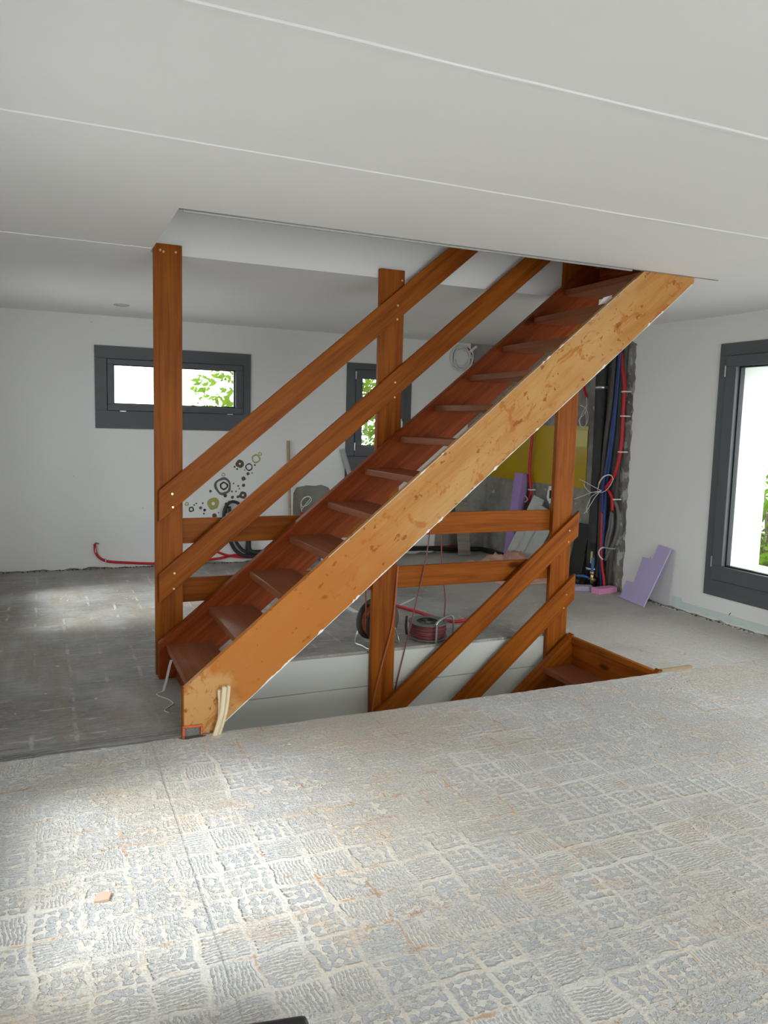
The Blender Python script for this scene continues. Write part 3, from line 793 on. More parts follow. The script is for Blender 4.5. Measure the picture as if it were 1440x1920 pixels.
# standing reel behind the middle post, axis pointing towards the stairs
ax = Vector((-0.30, 0.95, 0.06)).normalized()
c1 = Vector((2.178, 4.905, 0.168))
M1 = Matrix.Translation(c1) @ Vector((0, 0, 1)).rotation_difference(ax).to_matrix().to_4x4()
t1 = reel('cable_reel', M1, 'cable reel standing upright on its wire stand behind the middle post', 0.153, 0.115, M['cord_o'], M['reelgrey'], 0.112, 3)
s1 = ax.cross(Vector((0, 0, 1))).normalized()
bm = B()
for sgn in (-1, 1):
    a = c1 + s1*sgn*0.135 - Vector((0, 0, 0.164)); p = a - ax*0.02; q = a + ax*0.135
    up1 = c1 + s1*sgn*0.10 + ax*(-0.012) - Vector((0, 0, 0.05)); up2 = c1 + s1*sgn*0.10 + ax*0.128 - Vector((0, 0, 0.05))
    tube(bm, [up1, (up1+p)/2 + s1*sgn*0.01, p, p.lerp(q, 0.5), q, (up2+q)/2 + s1*sgn*0.01, up2], 0.0075, seg=8)
tube(bm, [c1 - ax*0.012 - s1*0.10 - Vector((0,0,0.05)), c1 - ax*0.014 - Vector((0,0,0.0)), c1 - ax*0.012 + s1*0.10 - Vector((0,0,0.05))], 0.0075, seg=8)
tube(bm, [c1 + ax*0.128 - s1*0.10 - Vector((0,0,0.05)), c1 + ax*0.13, c1 + ax*0.128 + s1*0.10 - Vector((0,0,0.05))], 0.0075, seg=8)
obj('stand', bm, M['steel'], t1)
bm = B(); tube(bm, [c1 + ax*0.128, c1 + ax*0.135 + Vector((0.02, 0, 0.09)), c1 + ax*0.12 + Vector((0.02, 0, 0.175)), c1 + ax*0.05 + Vector((0.02, 0, 0.19))], 0.010, seg=8)
obj('handle', bm, M['black'], t1)
# lying reel
c2 = Vector((2.575, 4.985, 0.012))
M2 = Matrix.Translation(c2) @ Matrix.Rotation(math.radians(2), 4, 'X')
t2 = reel('cable_reel', M2, 'cable reel with maroon cord lying flat on its side at the stairwell edge', 0.148, 0.118, M['cord_r'], M['reelgrey2'], 0.128, 8)
bm = B()
d_ = Vector((0.915, -0.404, 0)); e_ = Vector((0.404, 0.915, 0))
L0 = c2 + d_*0.055 - e_*0.165
tube(bm, [L0 - Vector((0,0,0.004)), L0 + Vector((0, 0, 0.11)), L0 + d_*0.004 + e_*0.01 + Vector((0, 0, 0.142)), L0 + d_*0.06 + e_*0.10 + Vector((0, 0, 0.158)), L0 + d_*0.115 + e_*0.18 + Vector((0, 0, 0.155)), L0 + d_*0.135 + e_*0.19 + Vector((0, 0, 0.12)), L0 + d_*0.135 + e_*0.18 + Vector((0, 0, 0.0))], 0.0085, seg=8)
obj('stand', bm, M['steel'], t2)
bm = B(); tube(bm, [c2 - d_*0.152 + Vector((0,0,0.01)), c2 - d_*0.160 + Vector((0,0,0.08)), c2 - d_*0.155 + e_*0.03 + Vector((0,0,0.14))], 0.010, seg=8)
obj('handle', bm, M['black'], t2)

# extension cords hung over the guard boards
tag(tobj('extension_cord', [(2.665, 4.905, 0.135), (2.655, 4.875, 0.30), (2.63, 4.865, 0.45), (2.605, 4.858, 0.60), (2.59, 4.852, 0.80), (2.56, 4.838, 0.945), (2.525, 4.815, 0.965), (2.492, 4.789, 0.94), (2.464, 4.786, 0.807), (2.434, 4.784, 0.60), (2.344, 4.786, 0.187), (2.231, 4.785, -0.295), (2.18, 4.78, -0.6), (2.15, 4.78, -1.1)], 0.0045, M['cord_r'], seg=8),
    'maroon cord from the flat reel, slung over the top guard board into the stairwell', 'cord', 'cords hanging over the guard boards')
tag(tobj('extension_cord', [(2.045, 4.895, 0.21), (2.03, 4.868, 0.30), (2.022, 4.862, 0.42), (2.03, 4.855, 0.53), (2.07, 4.838, 0.592), (2.14, 4.80, 0.60), (2.212, 4.775, 0.594), (2.204, 4.744, 0.56), (2.176, 4.738, 0.203), (2.10, 4.738, -0.10), (2.04, 4.736, -0.392), (2.03, 4.738, -0.9)], 0.0055, M['cord_o'], seg=8),
    'orange cord hanging down in front of the middle post into the stairwell', 'cord', 'cords hanging over the guard boards')
# red baton lying on the floor behind the reels
bm = B(); tube(bm, [(2.70, 6.02, 0.012), (2.759, 5.95, 0.012), (2.83, 5.72, 0.014), (2.90, 5.45, 0.012), (2.97, 5.31, 0.012), (3.10, 5.33, 0.011), (3.3, 5.45, 0.011)], 0.0125, seg=8)
tag(obj('red_conduit', bm, M['red']), 'short red conduit lying loose on the floor behind the cable reels', 'conduit')
# white scraps
def slab_quad(name, a, b, w_, t_, mat, label, cat, group=None):
    a = Vector(a); b = Vector(b); d = (b-a); l = d.length; ang = math.atan2(d.y, d.x)
    bm = B(); box(bm, (-l/2, -w_/2, 0), (l/2, w_/2, t_), 0.001)
    o = obj(name, bm, mat, None, Matrix.Translation((a+b)/2) @ Matrix.Rotation(ang, 4, 'Z'))
    return tag(o, label, cat, group)
slab_quad('plastic_strip', (2.35, 6.05, 0), (2.36, 5.86, 0), 0.045, 0.006, M['whitepl'], 'short white plastic strip on the floor left of the standing reel', 'strip')
slab_quad('plastic_strip', (2.80, 5.97, 0), (3.06, 6.20, 0), 0.012, 0.008, M['whitepl'], 'thin white plastic stick on the floor behind the two reels', 'strip')

# cream cable ducts at the foot of the front stringer
for i, (a, b, hgt) in enumerate((((0.752, 3.722), (0.800, 3.716), 0.245), ((0.772, 3.728), (0.823, 3.726), 0.243), ((0.765, 3.735), (0.780, 3.742), 0.222))):
    bm = B()
    P0 = Vector((a[0], a[1], -0.012)); P1 = Vector((b[0], b[1], hgt)); mid = P0.lerp(P1, 0.5) + Vector((0.012, 0, 0))
    tube(bm, [P0, mid, P1], 0.0105 if i else 0.012, seg=12, cap=False)
    tube(bm, [P1 - (P1-mid)*0.3, P1], 0.008, seg=12, smooth=False)
    tag(obj('cable_duct', bm, M['cream']), ['tallest cream cable duct stub, leaning front left at the stair foot', 'cream cable duct stub, rightmost at the stair foot', 'shortest cream cable duct stub, behind the other two at the stair foot'][i], 'duct', 'cream cable ducts at the stair foot')
# orange box let into a hole of the floor by the stringer foot
t = thing('junction_box', (0.65, 3.735, 0), 'orange junction box frame in a chipped hole at the stringer foot', 'junction box')
bm = B()
for p, q in (((0.600, 3.742, 0.0), (0.612, 3.752, 0.052)), ((0.688, 3.742, 0.0), (0.699, 3.752, 0.050)), ((0.600, 3.742, 0.044), (0.699, 3.752, 0.054)), ((0.598, 3.722, -0.01), (0.608, 3.752, 0.006))): box(bm, p, q, 0.002)
obj('box_frame', bm, M['orangebox'], t)
bm = B(); rr = random.Random(2); box(bm, (0.610, 3.7545, 0.0), (0.690, 3.7568, 0.045))
pp = [(0.645 + 0.062*math.cos(a)*(1+rr.uniform(-.12, .12)), 3.728 + 0.016*math.sin(a)*(1+rr.uniform(-.2, .2)), 0.0) for a in [i*math.pi/9 for i in range(18)]]
obj('rubble', bm, M['gravel'], t); bm = B(); prism(bm, pp, (0, 0, 0.003)); obj('hole', bm, M['dk'], t)
# peeling white strip at the first tread and string on the floor
bm = B()
P = [at(321, 1225, 1, 4.42), at(318, 1248, 1, 4.43), at(312, 1275, 1, 4.43), at(306, 1294, 1, 4.43)]
P[0].z = 0.19
P[-1].z = 0.008
for a, b in zip(P, P[1:]):
    s = Vector((0.007, 0, 0)); v = [bm.verts.new(p) for p in (a-s, a+s, b+s, b-s)]; bm.faces.new(v)
bmesh.ops.remove_doubles(bm, verts=bm.verts, dist=1e-5)
r_ = bmesh.ops.extrude_face_region(bm, geom=bm.faces[:]); bmesh.ops.translate(bm, vec=(0, -0.002, 0), verts=[v for v in r_['geom'] if isinstance(v, bmesh.types.BMVert)])
tube(bm, [(0.60, 4.43, 0.006), (0.562, 4.40, 0.006), (0.575, 4.36, 0.004), (0.61, 4.30, 0.004), (0.628, 4.223, 0.004), (0.60, 4.18, 0.004), (0.568, 4.13, 0.004), (0.585, 4.09, 0.004)], 0.003, seg=6)
tag(obj('tape_strip', bm, M['plasterw']), 'torn whitish strip dangling from the lowest tread onto the floor', 'strip')
# flake of white paper under an upper tread
bm = B()
q = [at(1122, 572, 1, SF1+0.03), at(1132, 558, 1, SF1+0.03), at(1149, 553, 1, SF1+0.03), at(1138, 568, 1, SF1+0.03)]
prism(bm, q, (0, 0.003, 0))
tag(obj('paper_scrap', bm, M['paper']), 'white paper scrap stuck inside the front stringer near the ceiling', 'paper')
# wooden threshold lath at the corner of the stairwell
slab_quad('wooden_lath', (3.672, 3.772, 0), (3.93, 3.772, 0), 0.026, 0.016, M['pole'], 'short wooden lath in the floor joint right of the lower stairs', 'lath')
# chip of tile and the black bar at the lower edge of the view
bm = B(); prism(bm, [(0.12, 2.50, 0), (0.165, 2.495, 0), (0.178, 2.535, 0), (0.135, 2.545, 0)], (0, 0, 0.008), 0.001)
tag(obj('tile_chip', bm, M['terra']), 'small terracotta tile chip on the pale floor in the left foreground', 'tile chip')
bm = B()
a = Vector((0.585, 1.715, 0.03)); b = Vector((0.30, 1.765, 0.03))
tube(bm, [a, a.lerp(b, 0.3), a.lerp(b, 0.7), b], lambda t: 0.03*min(1.0, 0.55+t*9), seg=16, sub=8)
tag(obj('padded_bar', bm, M['black']), 'black rounded bar lying at the bottom edge of the foreground', 'bar')
# loose crumbs on the floor
bm = B(); rr = random.Random(77)
for _ in range(260):
    x, y = rr.uniform(-0.3, 4.8), rr.uniform(1.6, 8.0)
    if FX0-0.4 < x < FX1+0.1 and 3.6 < y < 5.2: continue
    if x > 2.2 and y > 5.2: continue
    s = rr.uniform(0.003, 0.010); a = rr.uniform(0, 6)
    d1 = Vector((math.cos(a), math.sin(a), 0))*s; d2 = Vector((-math.sin(a), math.cos(a), 0))*s*rr.uniform(.3, .8); c = Vector((x, y, 0))
    prism(bm, [c-d1-d2, c+d1-d2*0.6, c+d1+d2, c-d1*0.7+d2], (0, 0, s*0.5))
o = obj('floor_crumbs', bm, M['chip']); tag(o, 'crumbs of mortar and tile scattered over the floor', 'debris', kind='stuff')

# ------------------------------------------------------------------ ceiling spot
t = thing('ceiling_spotlight', (0.669, 7.425, 2.557), 'small round recessed spotlight in the ceiling near the back window', 'spotlight')
zz = ZC + 0.0175*(7.425-4.8)
Ms = Matrix.Translation((0.669, 7.425, zz))
bm = B(); lathe(bm, [(0.050, 0.004), (0.050, -0.006), (0.062, -0.008), (0.068, -0.002), (0.068, 0.004)], Ms, 32); obj('ring', bm, M['galv'], t)
bm = B(); rg = lathe(bm, [(0.049, 0.0), (0.02, 0.002)], Ms, 32); bm.faces.new(rg[-1]); obj('lens', bm, M['reelgrey2'], t)

# ------------------------------------------------------------------ back wall: stickers, pole, pipes
Z = lambda x, y: at(340 + x/4.8, 820 + y/4.8, 1, YB - 0.002)
dec = [(375, 440, 80, 58, 'gr'), (383, 437, 38, 23, 'bk'), (288, 597, 56, 16, 'ol'), (672, 193, 41, 28, 'ol'), (708, 150, 18, 10, 'ol'), (527, 238, 38, 9, 'br'),
       (610, 268, 35, 24, 'bk'), (600, 328, 15, 0, 'br'), (560, 372, 20, 0, 'br'), (560, 432, 16, 0, 'br'), (555, 520, 35, 9, 'br'), (510, 535, 14, 0, 'br'), (378, 335, 18, 10, 'ol'),
       (262, 485, 13, 0, 'br'), (395, 525, 17, 0, 'br'), (460, 540, 15, 0, 'br'), (90, 648, 25, 13, 'bk'), (50, 600, 18, 9, 'ol'), (115, 610, 7, 0, 'bk'), (135, 595, 8, 0, 'gr'),
       (193, 593, 9, 0, 'gr'), (173, 635, 14, 0, 'br'), (210, 655, 13, 0, 'bk'), (203, 687, 9, 0, 'gr'), (480, 265, 9, 0, 'bk'), (502, 285, 9, 0, 'bk'), (662, 250, 9, 0, 'br'), (637, 320, 7, 0, 'gr'),
       (572, 293, 6, 0, 'gr'), (470, 415, 8, 0, 'gr'), (512, 437, 9, 0, 'gr'), (522, 462, 7, 0, 'gr'), (492, 487, 8, 0, 'gr'), (455, 487, 9, 0, 'gr'), (403, 598, 13, 0, 'br'), (335, 678, 6, 0, 'gr'), (298, 705, 22, 0, 'br'), (430, 575, 7, 0, 'gr')]
t = thing('wall_stickers', (1.8, YB, 0.8), 'cluster of black, brown and olive ring stickers on the white back wall', 'wall sticker')
for i, (cx, cy, ro, ri, m) in enumerate(dec):
    c = Z(cx, cy); rr = random.Random(i); k = 0.00119; n = 22 if ri else 12
    ph = rr.uniform(0, 6); am = 0.07
    bm = B()
    def rv(r, s): return [(c.x + r*k*(1+am*math.sin(3*a+ph+s)+0.05*math.sin(2*a+ph*2))*math.cos(a), c.z + r*k*(1+am*math.sin(4*a+ph*1.7+s))*math.sin(a)) for a in [2*math.pi*q/n for q in range(n)]]
    O = rv(ro, 0)
    y_ = YB - 0.0012 - (0.0008 if ro == 38 and m == 'bk' else 0)
    if ri:
        I = rv(ri, 1)
        for q in range(n):
            q2 = (q+1) % n
            for yy, fl2 in ((y_, 0), (y_+0.0008, 1)): bm.faces.new([bm.verts.new((p[0], yy, p[1])) for p in (O[q], O[q2], I[q2], I[q])])
        bmesh.ops.remove_doubles(bm, verts=bm.verts, dist=1e-6)
    else:
        prism(bm, [(p[0], y_, p[1]) for p in O], (0, 0.0008, 0))
    obj('ring' if ri else 'dot', bm, M['dec_'+m], t)
# black hose looped over the stickers and down to the floor
P = [at(*p, 1, YB-0.03) for p in ((423, 962), (424, 950), (431, 942), (440, 941), (449, 946), (452, 955))]
bm = B(); tube(bm, P, 0.017, seg=10)
P = [at(*p, 1, YB-0.05) for p in ((425, 948), (421, 958), (420, 972), (424, 995), (432, 1015), (442, 1032), (458, 1042), (480, 1043), (520, 1041))]
tube(bm, P, 0.021, seg=10)
P = [at(*p, 1, YB-0.05) for p in ((430, 950), (433, 975), (440, 1008), (450, 1026), (466, 1036), (500, 1037))]
tube(bm, P, 0.018, seg=10)
tag(obj('black_hose', bm, M['foamblk']), 'black hoses looping down the back wall across the ring stickers', 'hose')
# black drain elbow
bm = B()
P = [at(466, 940, 1, YB-0.04), at(466, 1000, 1, YB-0.04), at(466, 1025, 1, YB-0.045), at(469, 1033, 1, YB-0.05), at(478, 1036, 1, YB-0.055), at(520, 1034, 1, YB-0.06), at(600, 1031, 1, YB-0.06), at(700, 1030, 1, YB-0.06), at(800, 1028, 1, YB-0.06), (4.6, YB-0.06, 0.05), (4.95, YB-0.07, 0.04), (5.04, YB-0.15, 0.04), (5.04, YB-0.6, 0.04), (5.03, 7.2, 0.04)]
tube(bm, P, 0.030, seg=14)
tag(obj('drain_pipe', bm, M['black']), 'black drain pipe with elbow running along the foot of the back wall', 'pipe')
# red conduits along the wall
def clip(p, parent, w_=0.008):
    bm = B(); x, y, z = p; box(bm, (x-w_/2, y-0.022, z-0.02), (x+w_/2, y+0.015, z+0.024), 0.002); obj('clip', bm, M['whitepl'], parent)
t = thing('red_conduit', at(178, 1022, 1, YB-0.014), 'red conduit rising from the left end of the back wall skirting', 'conduit')
P = [at(*p, 1, YB-0.018) for p in ((178, 1020), (179, 1034), (184, 1043), (192, 1049), (205, 1053), (240, 1055), (295, 1056.5), (360, 1053), (410, 1047), (440, 1041), (480, 1040), (540, 1039), (700, 1031), (850, 1024)) ]
bm = B(); tube(bm, P, 0.0135, seg=10); obj('tube', bm, M['red'], t)
for p in ((179, 1032), (198, 1051)): clip(at(*p, 1, YB-0.018), t)
bm = B(); P = [at(*p, 1, YB-0.012) for p in ((178, 1021), (180, 1018), (186, 1020))]; tube(bm, P, 0.006, seg=8); obj('wire', bm, M['greytube'], t)
P = [at(*p, 1, YB-0.045) for p in ((395, 1030), (410, 1036), (430, 1042), (460, 1045), (490, 1044), (560, 1041), (700, 1034), (850, 1026))]
tag(tobj('red_conduit', P, 0.0125, M['red'], seg=10), 'red conduit crossing over another one below the ring stickers', 'conduit')
# wooden pole
bm = B(); tube(bm, [(2.54, YB-0.10, 0.0), (2.53, YB-0.055, 0.7), (2.517, YB-0.018, 1.355)], 0.0165, seg=12)
tag(obj('wooden_pole', bm, M['pole']), 'thin wooden pole standing upright against the back wall', 'pole')
# grey mortar patch with white wires
bm = B()
pp = [(549, 990), (549, 950), (550, 925), (556, 914), (575, 910), (590, 911), (603, 909), (616, 914), (622, 925), (640, 960), (660, 990)]
prism(bm, [at(*p, 1, YB-0.003) for p in pp], (0, 0.003, 0))
obj('mortar_patch', bm, M['mortar'], wall_back)
bm = B()
pp = [(4.40, 0.012), (4.42, 0.3), (4.50, 0.55), (4.47, 0.9), (4.56, 1.2), (4.62, 1.25), (4.821, 1.27), (4.821, 0.012)]
prism(bm, [(x, YB-0.003, z) for x, z in pp], (0, 0.003, 0)); obj('mortar_patch', bm, M['conc'], wall_back)
t = thing('cable_loop', at(566, 962, 1, YB-0.02), 'loop of white wires poking from the grey mortar patch', 'cable')
P = [at(*p, 1, YB-0.03) for p in ((566, 960), (564, 945), (570, 933), (580, 931), (584, 937), (577, 946), (567, 950), (565, 940), (574, 932), (582, 934), (572, 947), (566, 955))]
bm = B(); tube(bm, P, 0.004, seg=6); obj('wire', bm, M['whitepl'], t)
bm = B(); tube(bm, [at(566, 958, 1, YB-0.02), at(566, 975, 1, YB-0.02)], 0.011, seg=8, smooth=False); obj('conduit_end', bm, M['red'], t)
# galvanised profile leaning beside the tall window
bm = B()
a0 = at(641, 842, 1, YB-0.022); b0 = at(657, 905, 1, YB-0.06); d = (b0-a0); b0 = a0 + d*(a0.z/(a0.z-b0.z)); b0.y = YB-0.3
Mx = Matrix.Translation((a0+b0)/2) @ Vector((0, 0, 1)).rotation_difference((a0-b0).normalized()).to_matrix().to_4x4()
l = (a0-b0).length/2
box(bm, (-0.026, -0.002, -l), (0.026, 0.002, l)); box(bm, (-0.026, -0.02, -l), (-0.023, -0.002, l)); box(bm, (0.023, -0.02, -l), (0.026, -0.002, l))
t = tag(obj('metal_profile', bm, M['galv'], None, Mx), 'galvanised metal profile leaning beside the tall back window', 'profile')
# cable coil up in the corner
t = thing('cable_coil', at(866, 672, 1, YB-0.02), 'coil of white cable hanging high in the back corner', 'cable')
rr = random.Random(9); c = at(866, 671, 1, YB-0.035); P = []
for i in range(150):
    a = i*0.33; r0 = 0.125 + 0.028*math.sin(i*0.21) + rr.uniform(-.005, .005)
    P.append((c.x + r0*math.cos(a), c.y + 0.022*math.sin(i*0.37), c.z + r0*1.02*math.sin(a)))
bm = B(); tube(bm, P, 0.0065, seg=6, sub=2); obj('wire', bm, M['whitepl'], t)
bm = B(); tube(bm, [at(864, 650, 1, YB-0.02), at(876, 653, 1, YB-0.02), at(884, 662, 1, YB-0.02), at(887, 678, 1, YB-0.02), at(895, 690, 1, YB-0.02)], 0.012, seg=8); obj('conduit_end', bm, M['red'], t)
bm = B(); tube(bm, [at(893, 650, 1, YB-0.02), at(886, 655, 1, YB-0.03), at(882, 660, 1, YB-0.04)], 0.018, seg=8); obj('tie', bm, M['whitepl'], t)
# small packet at the foot of the back wall
bm = B(); box(bm, (-0.09, -0.02, -0.075), (0.09, 0.02, 0.075), 0.008)
tag(obj('packet', bm, M['packet'], None, Matrix.Translation((2.86, YB-0.14, 0.083)) @ Matrix.Rotation(0.35, 4, 'Y') @ Matrix.Rotation(0.15, 4, 'X')), 'small colourful packet on the floor glimpsed between stair treads', 'packet')

# ------------------------------------------------------------------ right-hand bare wall: panels, boards, pipes
CX = XR + 0.015
def wallbox(bm, y0, y1, z0, z1, t_, bev=0.001): box(bm, (CX-t_, min(y0, y1), z0), (CX-0.0005, max(y0, y1), z1), bev)
bm = B(); wallbox(bm, 6.475, 8.40, 0.955, 1.60, 0.008)
tag(obj('splashback', bm, M['yellow']), 'glossy mustard yellow splashback on the bare kitchen wall', 'splashback')
bm = B(); box(bm, (CX-0.014, 6.475, 1.385), (CX-0.0085, 6.66, 1.555), 0.001)
tag(obj('yellow_sheet', bm, M['yellow_pale']), 'pale yellow rectangle over the corner of the mustard panel', 'sheet')
# wall box in its plaster collar
t = thing('wall_box', (CX, 7.05, 0.85), 'empty black wall socket box in a ragged white plaster collar', 'socket box')
bm = B(); rr = random.Random(4)
prism(bm, [(CX-0.006, 7.055 + 0.082*math.cos(a)*(1+rr.uniform(-.15, .1)), 0.845 + 0.105*math.sin(a)*(1+rr.uniform(-.15, .1))) for a in [i*math.pi/10 for i in range(20)]], (0.0055, 0, 0)); obj('plaster_collar', bm, M['plasterw'], t)
bm = B(); box(bm, (CX-0.009, 7.02, 0.80), (CX-0.006, 7.085, 0.89), 0.001); obj('opening', bm, M['anth_in'], t)
# long purple foam strip
def lean(name, foot, head, wdir, w_, t_, mat, label, cat, parent=None, group=None, bev=0.002):
    foot = Vector(foot); head = Vector(head); z = (head-foot); l = z.length; z.normalize()
    x = Vector(wdir); x = (x - z*x.dot(z)).normalized(); y = z.cross(x)
    Mx = Matrix((( x.x, y.x, z.x, foot.x), (x.y, y.y, z.y, foot.y), (x.z, y.z, z.z, foot.z), (0, 0, 0, 1)))
    bm = B(); box(bm, (-w_/2, -t_/2, 0), (w_/2, t_/2, l), bev)
    o = obj(name, bm, mat, parent, Mx)
    return tag(o, label, cat, group) if label else o
pu = lean('foam_strip', (4.91, 7.50, 0.02), (5.045, 7.53, 1.045), (0.18, -0.98, 0), 0.13, 0.10, M['purple'], 'long purple foam strip leaning against the bare wall below the yellow panel', 'foam strip')
lean('wooden_plank', (4.665, 8.12, 0.01), (4.70, 8.36, 0.86), (1, 0.05, 0), 0.165, 0.02, M['plank'], 'grey weathered plank leaning against the back wall near the corner', 'plank')
for i, (dy, dx, h, lab) in enumerate(((0.06, 0.0, 0.80, 'longest dusty plasterboard offcut, leaning in front of the stack'), (-0.12, 0.05, 0.70, 'dusty plasterboard offcut second in the leaning stack'), (-0.30, 0.08, 0.58, 'dusty plasterboard offcut rearmost in the leaning stack'))):
    lean('plasterboard_offcut', (4.80+dx, 7.36+dy*0.6, 0.012), (5.05, 7.14+dy*0.6, h), (-0.5, 1, 0), 0.14, 0.022, M['plboard'], lab, 'board', None, 'plasterboard offcuts leaning on the bare wall')
lean('black_board', (4.97, 6.42, 0.01), (5.08, 6.40, 0.60), (0.2, 1, 0), 0.28, 0.015, M['dkboard'], 'black board leaning on the wall behind the right post', 'board')
# crumpled salmon sheet
bm = B(); rr = random.Random(21); nx, ny = 40, 26
gv = []
for i in range(nx+1):
    row = []
    for j in range(ny+1):
        u, v = i/nx, j/ny
        base = Vector((4.20 + 0.78*u + 0.10*(v-0.5), 6.48 + 1.15*v - 0.15*u, 0))
        ed = min(u, 1-u, v, 1-v)*4; ed = min(1, max(0, ed))
        n1 = noise.fractal(Vector((u*4, v*4, 3)), 0.8, 2.0, 4); n2 = noise.noise(Vector((u*3, v*2, 9)))
        base.z = 0.006 + ed*(0.045 + 0.10*abs(n1)) + ed*0.15*math.exp(-((u-0.72)**2+(v-0.66)**2)*9)
        base.x += 0.05*n2*(1 if ed < 0.8 else .5); base.y += 0.06*noise.noise(Vector((u*3, v*3, 5)))
        row.append(bm.verts.new(base))
    gv.append(row)
for i in range(nx):
    for j in range(ny):
        f = bm.faces.new((gv[i][j], gv[i+1][j], gv[i+1][j+1], gv[i][j+1])); f.smooth = True
r_ = bmesh.ops.extrude_face_region(bm, geom=bm.faces[:]); bmesh.ops.translate(bm, vec=(0, 0, -0.003), verts=[v for v in r_['geom'] if isinstance(v, bmesh.types.BMVert)])
tag(obj('crumpled_sheet', bm, M['salmon']), 'crumpled salmon pink sheet heaped on the floor by the leaning boards', 'sheet')

# pipes of the riser
def pipe(name, pts, r, mat, label, cat='pipe', group='pipes up the bare wall', sub=6):
    return tag(tobj(name, pts, r, mat, seg=12, sub=sub), label, cat, group)
t = thing('drain_stack', (5.04, 6.21, 0), 'thick black drain stack with rubber collar, leftmost of the wall pipes', 'pipe', 'pipes up the bare wall')
bm = B(); tube(bm, [(5.045, 6.205, 0.0), (5.045, 6.205, 1.2), (5.045, 6.22, 2.0), (5.045, 6.215, 2.56)], 0.058, seg=20); obj('pipe', bm, M['foamblk'], t)
bm = B(); tube(bm, [(5.045, 6.205, 0.03), (5.045, 6.205, 0.44)], 0.0615, seg=20, smooth=False); obj('collar', bm, M['black'], t)
bm = B(); lathe(bm, [(0.0625, 0.165), (0.066, 0.168), (0.066, 0.185), (0.0625, 0.188)], Matrix.Translation((5.045, 6.205, 0)), 24); obj('clamp', bm, M['steel'], t)
bm = B(); lathe(bm, [(0.0585, 1.965), (0.062, 1.968), (0.062, 1.988), (0.0585, 1.991)], Matrix.Translation((5.045, 6.215, 0)), 24); obj('clamp', bm, M['steel'], t)
bm = B(); box(bm, (4.984, 6.14, 0.24), (4.990, 6.165, 0.36)); obj('sticker', bm, M['yellow_pale'], t)
pipe('insulated_pipe', [(5.055, 6.12, 0.10), (5.05, 6.115, 0.5), (5.05, 6.125, 1.0), (5.045, 6.10, 1.5), (5.05, 6.065, 1.9), (5.06, 6.05, 2.55)], 0.026, M['brnblk'], 'dark insulated pipe just right of the drain stack')
pipe('blue_conduit', [(5.05, 6.045, 0.02), (5.045, 6.075, 0.3), (5.05, 6.075, 0.75), (5.05, 6.06, 1.1), (5.055, 6.015, 1.6), (5.06, 5.995, 2.2), (5.07, 5.99, 2.56)], 0.022, M['blue'], 'dark blue conduit beside the drain stack, nearer the wall corner', 'conduit')
pipe('blue_conduit', [(5.035, 6.085, 0.75), (5.01, 6.07, 1.0), (5.03, 6.045, 1.3), (5.06, 6.02, 1.9), (5.06, 5.96, 2.56)], 0.014, M['blue'], 'thinner blue conduit twisting over the pipes at mid height', 'conduit')
for i, (y, dz, lab) in enumerate(((5.985, 0.0, 'brown-black insulated tube, left of the red riser conduit'), (5.955, 0.0, 'brown-black insulated tube tucked behind the red riser conduit'))):
    pipe('insulated_tube', [(5.085, y+0.03, 0.02), (5.085, y+0.02, 0.6), (5.085, y, 1.2), (5.085, y-0.01, 1.8), (5.09, y-0.01, 2.56)], 0.023, M['brnblk'], lab)
t = thing('red_riser_conduit', (5.05, 5.95, 0), 'red conduit clipped up the bare wall beside the black pipes', 'conduit')
RP = [(5.08, 5.975, 2.30), (5.07, 5.955, 2.15), (5.06, 5.905, 2.0), (5.055, 5.893, 1.7), (5.055, 5.895, 1.4), (5.045, 5.95, 1.14), (5.03, 6.06, 1.0)]
bm = B(); tube(bm, RP, 0.0165, seg=10)
tube(bm, [(5.03, 6.06, 1.0), (5.035, 6.10, 0.93), (5.03, 6.085, 0.7), (5.03, 6.08, 0.55), (5.03, 6.07, 0.40), (5.03, 6.04, 0.24), (5.03, 6.005, 0.12), (5.03, 5.985, 0.01)], 0.0135, seg=10)
tube(bm, [(5.03, 6.06, 1.0), (5.035, 6.0, 0.965), (5.04, 5.96, 0.90), (5.04, 5.945, 0.79)], 0.0145, seg=10)
obj('tube', bm, M['red'], t)
for y, z in ((5.893, 1.93), (5.89, 1.70), (5.895, 1.36), (5.948, 0.90)):
    bm = B(); box(bm, (5.035, y-0.028, z-0.006), (5.12, y+0.022, z+0.006), 0.002); obj('clip', bm, M['whitepl'], t)
wp = lambda pts: [at(*p, 0, 4.985) for p in pts]
W0 = [((1128, 920), (1112, 912), (1098, 904), (1087, 899)), ((1128, 920), (1108, 924), (1092, 930), (1077, 936)), ((1126, 921), (1108, 923), (1098, 915), (1095, 907)),
      ((1126, 921), (1116, 932), (1108, 945), (1101, 956), (1095, 963)), ((1126, 921), (1110, 930), (1104, 942), (1100, 952), (1101, 962)), ((1122, 915), (1124, 903), (1132, 893), (1143, 890), (1149, 896), (1147, 905), (1138, 918), (1128, 923), (1120, 920)),
      ((1120, 918), (1126, 902), (1136, 892), (1146, 892), (1150, 899))]
for p in W0:
    bm = B(); tube(bm, wp(p), 0.0036, seg=6); obj('wire', bm, M['whitepl'], t)
